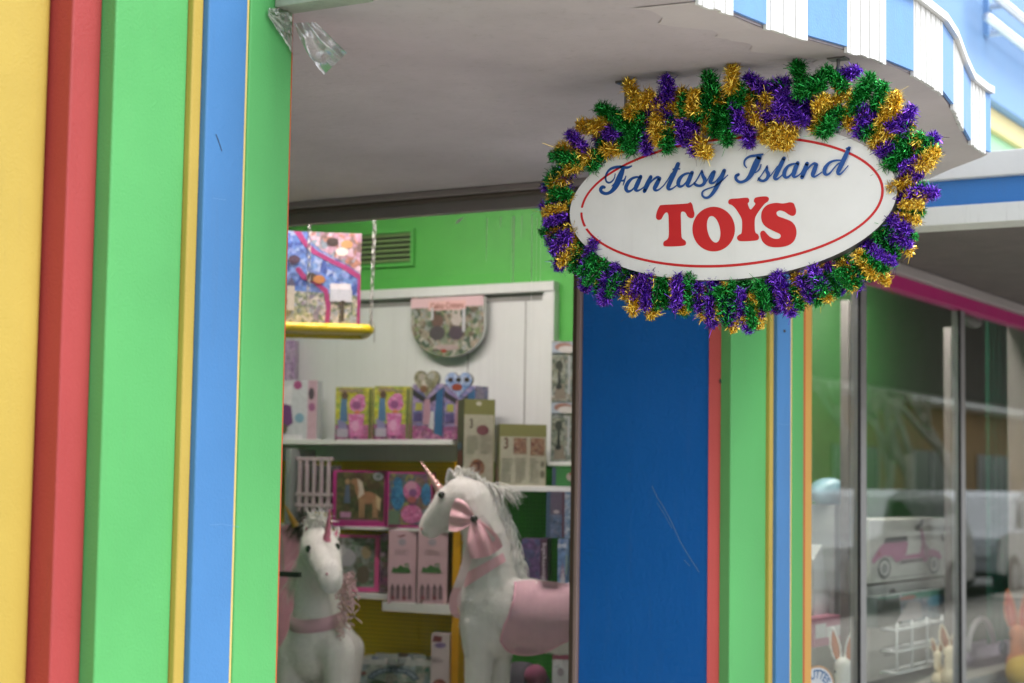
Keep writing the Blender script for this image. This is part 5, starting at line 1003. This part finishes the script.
def dr_grey(f): f.rect(.03, .03, .97, .97, 0xc9c7c5); f.lines(.18, .2, .4, .36, 2, 0x9a9a9a, .3); f.ell(.28, .9, .04, .05, 0x2a2a2c)
cartonX('grey_toy_box', 'plain grey white box supporting the pink scooter box', 'toy box', (867, 582, 950, 672), -3.94, .3, M('box_grey', 0xcfccca, rough=.5), dr_grey)
def dr_col(f):
    f.rect(0, .0, 1, .99, art('toy_pic', [0xb8c8d0, 0x8fb0b8, 0xd8d8d8, 0xa8c0d8, 0xc8b8c8], 22, seed=4)); f.poly([(0, 0), (.34, 0), (.30, .9), (0, .96)], 0x4a5a52); f.poly([(0, .92), (.3, .9), (.3, .99), (0, .99)], 0x5a9a80); f.poly([(.3, .80), (1, .78), (1, 1), (.34, 1)], 0x6ab8a0); f.ell(.42, .86, .12, .08, 0xc87a6a); f.ell(.84, .62, .14, .2, 0x7ac0e0); f.poly([(.25, .1), (.42, .74), (.60, .62), (.62, .1)], 0xe0d4d8)
cartonX('vehicle_toy_box', 'toy box with teal and blue picture standing below the scooter', 'toy box', (877, 593, 946, 622), -3.80, .1, ink(0x9aa8a8), dr_col)
q = MB(); pw = M('clear_grey_plastic', 0xd4d8da, rough=.25)
for k_ in range(3):
    y0, y1 = PX(897, 640, -3.70).y, PX(943, 640, -3.70).y; z = PX(920, 668-k_*21, -3.70).z; q.tube([(-3.70, y0, z), (-3.70, y1, z), (-3.80, y1, z), (-3.80, y0, z)], .01, pw, 8, closed=True)
for k_ in range(4):
    y = PX(897+15*k_, 640, -3.70).y; q.tube([(-3.70, y, PX(900, 672, -3.70).z), (-3.70, y, PX(900, 622, -3.70).z)], .008, pw, 8)
o = q.build('toy_cage', None, smooth=True); tag(o, 'small white toy cage in front of the plain grey box', 'toy')

CRM = M('toy_cream', 0xf2e3c4, rough=.4, sheen=.2); RUB = M('toy_white', 0xf0ede8, rough=.5); ORN = M('toy_orange', 0xd98352, rough=.45, var=.15, vscale=30); SPT = M('toy_brown', 0xb06a3c, rough=.5)
def animal_toy(label, px, py, wpx, ybot, X, mat_, earm, horns=True, earh=(14, 30), tilt=0, mane=None):
    """long faced squeeze toy: head, neck and body one skin; ears, eyes"""
    c = PX(px, py, X); s_ = mpp(c); r = wpx*s_*.5; t = thing('animal_toy', label, 'toy', (X, c.y, .36), 'rubber animal toys'); D = Vector((-.15, -1, 0)).normalized(); sd = Vector((.95, .3, 0)).normalized(); up = Vector((0, 0, 1)); zb = PX(px, ybot, X).z
    blob('body', [(c, r*.92, c-up*r*1.5+D*r*.3, r*.70), (c-up*r*1.5+D*r*.3, r*.70, c-up*r*2.3+D*r*.45, r*.62), (c-up*r*.5-D*r*.3, r*.62, c-up*r*4-D*r*.4, r*.8), (c-up*r*4-D*r*.4, r*.9, Vector((c.x, c.y, .36+r)), r*1.3)], mat_, t, r*.16, 5)
    for k_ in (-1, 1):
        b0 = c+sd*r*.55*k_+up*r*.62; tip = b0+sd*r*.5*k_+up*earh[1]*s_*.75; ear(t, b0, tip, sd*earh[0]*s_*.32, mat_, earm, D)
        q = MB(); q.ball(c-up*r*.55+sd*r*.46*k_+D*r*.62, (r*.10, r*.10, r*.19), EYE, 10, 8); q.build('eye', t, smooth=True)
    if horns:
        for k_ in (-1, 1): q = MB(); b0 = c+up*r*.75+sd*r*.22*k_; q.tube([b0, b0+up*r*.75], r*.10, earm, 8); q.ball(b0+up*r*.8, r*.16, SPT, 10, 8); q.build('horn', t, smooth=True)
    if mane:
        q = MB(); 
        for k_ in range(7): q.ball(c-D*r*.7+up*r*(.7-k_*.5), r*.45, mane, 10, 8)
        q.build('mane', t, smooth=True)
    return t
animal_toy('white long faced toy animal with orange lined ears in first pane', 843, 666, 20, 700, -3.60, RUB, ORN, False, (15, 42))
animal_toy('cream toy giraffe with brown ears in front of the grey box', 950, 652, 15, 700, -3.58, CRM, SPT, True, (13, 30))
animal_toy('smaller cream toy giraffe half hidden by the larger giraffe', 937.5, 655, 10, 700, -3.66, CRM, SPT, True, (8, 18))
animal_toy('orange and cream fox like toy at the right edge of window', 1018, 633, 19, 700, -3.42, M('toy_apricot', 0xe08a5c, rough=.5), M('toy_red', 0xd8583c, rough=.45), False, (18, 50), mane=ORN)
q = MB(); c = PX(1020, 672, -3.40); q.ball(c, (.10, .10, .12), M('toy_yellow', 0xe8c04a, rough=.5), 14, 10); q.ball(c+Vector((.06, -.03, .03)), .035, ORN, 10, 8); tag(q.build('yellow_plush_toy', None, smooth=True), 'round yellow toy beneath the fox toy at window edge', 'toy')
# lavender handbag
bg_ = thing('lavender_bag', 'lavender white toy bag with curved handle in the right pane', 'bag', (-3.80, PX(988, 670, -3.80).y, .36)); y0, y1 = PX(969, 650, -3.80).y, PX(1010, 650, -3.80).y; zt2 = PX(990, 643, -3.80).z; q = MB()
LAV = M('lavender_fabric', 0xcfc0dc, rough=.7, var=.06, bump=.3, bscale=50)
ov = []
for z, k_ in ((.37, .92), (.5, 1), (zt2-.15, 1.02), (zt2-.03, .98), (zt2, .9)): ov.append([Vector((-3.80+.10*k_*math.cos(a)*(1+.04*math.sin(5*a)), (y0+y1)/2+(y1-y0)/2*k_*math.sin(a), z)) for a in [2*math.pi*i/32 for i in range(32)]])
for r1, r2 in zip(ov, ov[1:]):
    for i in range(32): j = (i+1) % 32; q.face([r1[i], r1[j], r2[j], r2[i]], LAV)
q.face(ov[-1], LAV); q.build('bag_body', bg_, smooth=True)
q = MB(); yc = (PX(968, 640, -3.77).y+PX(993, 640, -3.77).y)/2; ry = (PX(993, 640, -3.77).y-PX(968, 640, -3.77).y)/2; zt3 = PX(980, 616, -3.77).z; q.tube([(-3.77, yc+ry*math.cos(a), zt2-.02+(zt3-zt2)*math.sin(a)) for a in [math.pi*k_/16 for k_ in range(17)]], .02, M('bag_handle', 0xe2dfe6, rough=.5), 10); q.build('handle', bg_, smooth=True)
q = MB(); y = PX(1006, 648, -3.67).y; q.ball((-3.69, y, PX(1006, 648, -3.67).z), (.03, .06, .05), M('navy_bow', 0x46506e, rough=.6), 12, 8); q.build('bow', bg_, smooth=True)
# objects of the first pane
cartonX('pink_display_box', 'pink and white box in first pane behind the white toy', 'toy box', (814, 617, 843, 645), -3.75, .14, ink(0xd8809c), lambda f: (f.rect(.42, .28, .96, .66, 0xe8e4e6), f.rect(.04, .30, .40, .80, 0xdedee0)))
q = MB(); X = -3.85; g = [PX(x, y, X) for x, y in ((814, 560), (822, 545), (825, 572), (830, 592), (848, 604), (851, 622), (814, 622))]; q.prism(g, (-.12, 0, 0), M('pale_card', 0xd6d6d8, rough=.6)); tag(q.build('pale_display_stand'), 'pale curved cardboard display stand in the first pane', 'display stand')
q = MB(); c = PX(829, 492, -3.9); q.ball(c, (.1, .20, .085), M('blue_dish', 0x9ac4d8, rough=.4, var=.15, vscale=20), 20, 12); tag(q.build('blue_toy_dish', None, smooth=True), 'pale blue rounded toy on the tall stand in first pane', 'toy')
q = MB(); y = PX(829, 500, -3.9).y; q.box(-3.98, -3.82, y-.12, y+.12, .36, c.z-.075, M('stand_grey', 0xb8b9ba, rough=.6)); tag(q.build('tall_stand', None, bevel=.004), 'tall grey stand carrying the pale blue toy', 'display stand')
# round shop decal on the glass
dc = thing('round_window_sticker', 'round window sticker with blue letters and tan rim at lower first pane', 'sticker', (XG, PX(812, 690, XG).y, PX(812, 690, XG).z)); q = MB(); c = PX(815, 693, XG+.002); s_ = mpp(c); rz_ = 27*s_; ry_ = rz_*2.0
f = Face(q, c+Vector((0, -ry_, -rz_)), (0, 2*ry_, 0), (0, 0, 2*rz_), (1, 0, 0)); f.k = .5
f.ell(.5, .5, .5, .5, 0xd6a878, 40); f.ell(.5, .5, .46, .46, 0xe4ecf2, 40); f.text('BUTTES', 0, 0, 1, 1, 0x3f7fc0, f=lambda a, b: (.5-(.26+.17*b)*math.cos(math.pi*(.28+.60*a)), .5+(.26+.17*b)*math.sin(math.pi*(.28+.60*a))), bold=.03); q.build('print', dc)
# grey strips standing in for reflections beside the mullions, green roller curtain, little lamp
GB = M('reflection_grey', 0x76706f, rough=.7)
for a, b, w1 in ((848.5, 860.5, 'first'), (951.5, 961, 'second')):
    y0, y1 = PX(a, 500, -3.70).y, PX(b, 500, -3.70).y; q = MB(); q.box(-3.75, -3.70, y0, y1, .36, zm-.001, GB); tag(q.build('grey_reflection_strip'), 'narrow grey strip standing in for a reflection behind the %s mullion of street window' % w1, 'reflection strip')
CUR = M('dark_green_curtain', 0x279070, rough=.7, var=.08, vscale=5); q = MB(); y0, y1 = PX(986, 480, -3.80).y, PX(1016, 480, -3.80).y; zt_ = PX(1000, 322, -3.80).z; N = 60
for i in range(N):
    a, b = y0+(y1-y0)*i/N, y0+(y1-y0)*(i+1)/N; q.face([(-3.80+.025*math.sin(i*.55), a, .36), (-3.80+.025*math.sin((i+1)*.55), b, .36), (-3.80+.025*math.sin((i+1)*.55), b, zt_), (-3.80+.025*math.sin(i*.55), a, zt_)], CUR)
o = q.build('green_curtain', None, smooth=True); tag(o, 'dark green curtain hanging at the right end of street window', 'curtain')
q = MB(); c = PX(973, 321, -3.5); q.ball(c, (.05, .14, .045), M('cam_grey', 0x8a8686, rough=.4), 16, 10); q.box(c.x-.03, c.x+.03, c.y-.1, c.y+.1, c.z+.02, zm+.0, M('cam_dark', 0x3a3838, rough=.6)); tag(q.build('window_light_fitting', None), 'small grey light fitting at the top of right pane', 'light fitting')

# ------------------------------------------------------------------ across the street: seen mirrored in the panes
def car(label, x, y, col, ln=4.8):
    t = thing('parked_car', label, 'car', (x, y, -.13)); pm = M('car_'+col, {'white': 0xa2a5a8, 'silver': 0xa9adb2}[col], rough=.25, coat=1, var=.02); gm = M('car_glass', 0x1c2226, rough=.05, var=0); bm_ = M('tyre', 0x161616, rough=.8)
    prof = [(0, .42), (.02, .72), (.10, .98), (.50, 1.04), (1.25, 1.12), (1.95, 1.62), (2.4, 1.72), (4.1, 1.70), (4.5, 1.42), (4.72, 1.05), (4.8, .62), (4.76, .36), (4.1, .30), (.9, .30)]
    q = MB(); hw = .92; P1, P2 = [], []
    for a, z in prof: k_ = hw-(.22 if z > 1.5 else .05 if z > 1.1 else 0); P1.append(Vector((x-k_, y+a*ln/4.8, z-.13))); P2.append(Vector((x+k_, y+a*ln/4.8, z-.13)))
    n_ = len(prof); q.poly(P1, pm); q.poly(P2, pm)
    for i in range(n_): j = (i+1) % n_; q.face([P1[i], P1[j], P2[j], P2[i]], pm)
    q.build('body', t, bevel=.03)
    for s_ in (-1, 1):
        q = MB()
        for pts in ([(1.45, 1.14), (2.0, 1.55), (2.75, 1.60), (2.75, 1.14)], [(2.85, 1.14), (2.85, 1.60), (3.6, 1.58), (3.75, 1.14)], [(3.85, 1.14), (3.72, 1.56), (4.1, 1.52), (4.42, 1.16)]):
            q.poly([(x+s_*(.93-(z-1.1)*.42), y+a*ln/4.8, z-.13) for a, z in pts], gm)
        q.build('side_window', t)
        for a in (.95, 3.85):
            q = MB(); cy_ = y+a*ln/4.8; q.tube([(x+s_*.66, cy_, .21), (x+s_*.945, cy_, .21)], .34, bm_, 24); w_ = q.build('wheel', t, smooth=False); q = MB(); q.tube([(x+s_*.94, cy_, .21), (x+s_*.955, cy_, .21)], .21, M('alloy', 0x9a9da0, rough=.35, metal=.8), 16); q.build('rim', w_)
    q = MB(); q.poly([(x-.78, y+1.30*ln/4.8, 1.02), (x+.78, y+1.30*ln/4.8, 1.02), (x+.66, y+1.93*ln/4.8, 1.47), (x-.66, y+1.93*ln/4.8, 1.47)], gm); q.build('windscreen', t)
    q = MB()
    for s_ in (-1, 1): q.box(x+s_*.62-.2, x+s_*.62+.2, y-.015, y+.03, .55, .72, M('headlamp', 0xdfe4e8, rough=.1))
    q.build('headlight', t)
    return t
car('white parked car mirrored in the middle pane across the kerb', 2.5, 22.0, 'white', 5.6); car('silver parked car farther up the kerb mirrored in right pane', 2.5, 28.8, 'silver')
BRK = M('bark', 0xa9a294, rough=.9, bump=.6, var=.2)
def tree(x, y, h, seed, label):
    rg = random.Random(seed); t = thing('bare_tree', label, 'tree', (x, y, 0)); tr = MB(); br = MB()
    def grow(p, d, L_, r, dep, mbx):
        pts = [p]; dd = d.copy()
        for k_ in range(4): dd = (dd+Vector((rg.uniform(-.13, .13), rg.uniform(-.13, .13), .03))).normalized(); pts.append(pts[-1]+dd*L_/4)
        mbx.tube(pts, [r*(1-.4*i/4) for i in range(5)], BRK, 7 if dep < 2 else 5)
        if dep < 5:
            for _ in range(3 if dep < 3 else 2):
                nd = (dd+Vector((rg.uniform(-.8, .8), rg.uniform(-.8, .8), rg.uniform(-.1, .4)))).normalized(); grow(pts[-1-(rg.random() < .3)], nd, L_*rg.uniform(.6, .85), r*.58, dep+1, br)
    grow(Vector((x, y, 0)), Vector((0, 0, 1)), h*.30, h*.022, 0, tr); tr.build('trunk', t, smooth=True); br.build('crown', t, smooth=True)
tree(10.2, 45, 9, 3, 'bare street tree with forking trunk across the road'); tree(10.4, 51, 9, 5, 'second bare street tree farther along across the road'); tree(10.0, 39, 8, 8, 'nearest bare street tree across the road')
tree(10.1, 42, 8, 12, 'slender bare street tree between two larger ones across the road'); tree(10.5, 57, 10, 15, 'farthest bare street tree across the road'); tree(10.2, 48, 8, 21, 'bare street tree with low spreading limbs across the road')
bd_ = thing('brick_shop_building', 'long low tan brick shop building with white roof edge across the road', 'building', (13, 45, 0)); BRI = M('tan_brick', 0xa08058, rough=.85, bump=.4, bscale=30, var=.2, vscale=.6)
q = MB(); q.box(14, 24, 12, 110, 0, 4.6, BRI); q.build('wall', bd_); q = MB(); q.box(12.8, 24.3, 11.7, 110.3, 4.601, 4.95, WGR); q.build('roof', bd_)
for i in range(12):
    yb_2 = 15+i*7.8; q = MB(); q.box(13.94, 13.998, yb_2, yb_2+4.2, .5, 3.0, M('shop_pane', 0x2c3a34, rough=.08, var=0)); wv_ = q.build('window', bd_); q = MB()
    for e in (0, 2.05, 4.12): q.box(13.9, 13.938, yb_2+e, yb_2+e+.08, .5, 3.0, WHT)
    q.build('frame', wv_)
hg = thing('clipped_hedge', 'dark green clipped hedge in front of the tan building', 'hedge', (12.2, 45, 0)); rg = random.Random(3); q = MB(); LF = M('hedge_leaf', (.03, .075, .03), rough=.7, var=.3, vscale=6); LF2 = M('hedge_leaf_light', (.06, .12, .05), rough=.7, var=.3, vscale=6)
for i in range(9000):
    c = Vector((rg.uniform(11.6, 12.6), rg.uniform(14, 90), rg.uniform(0, 1.25)+.15*math.sin(i*.7))); d = Vector((rg.uniform(-1, 1), rg.uniform(-1, 1), rg.uniform(-1, 1))).normalized(); e = d.orthogonal().normalized(); s_ = rg.uniform(.06, .14); f2 = d.cross(e)
    q.face([c-e*s_, c+f2*s_*.6, c+e*s_, c-f2*s_*.6], LF if rg.random() < .6 else LF2)
q.build('foliage', hg)
for o in list(S.objects):
    if '_b' in o: del o['_b']
bpy.context.view_layer.update()
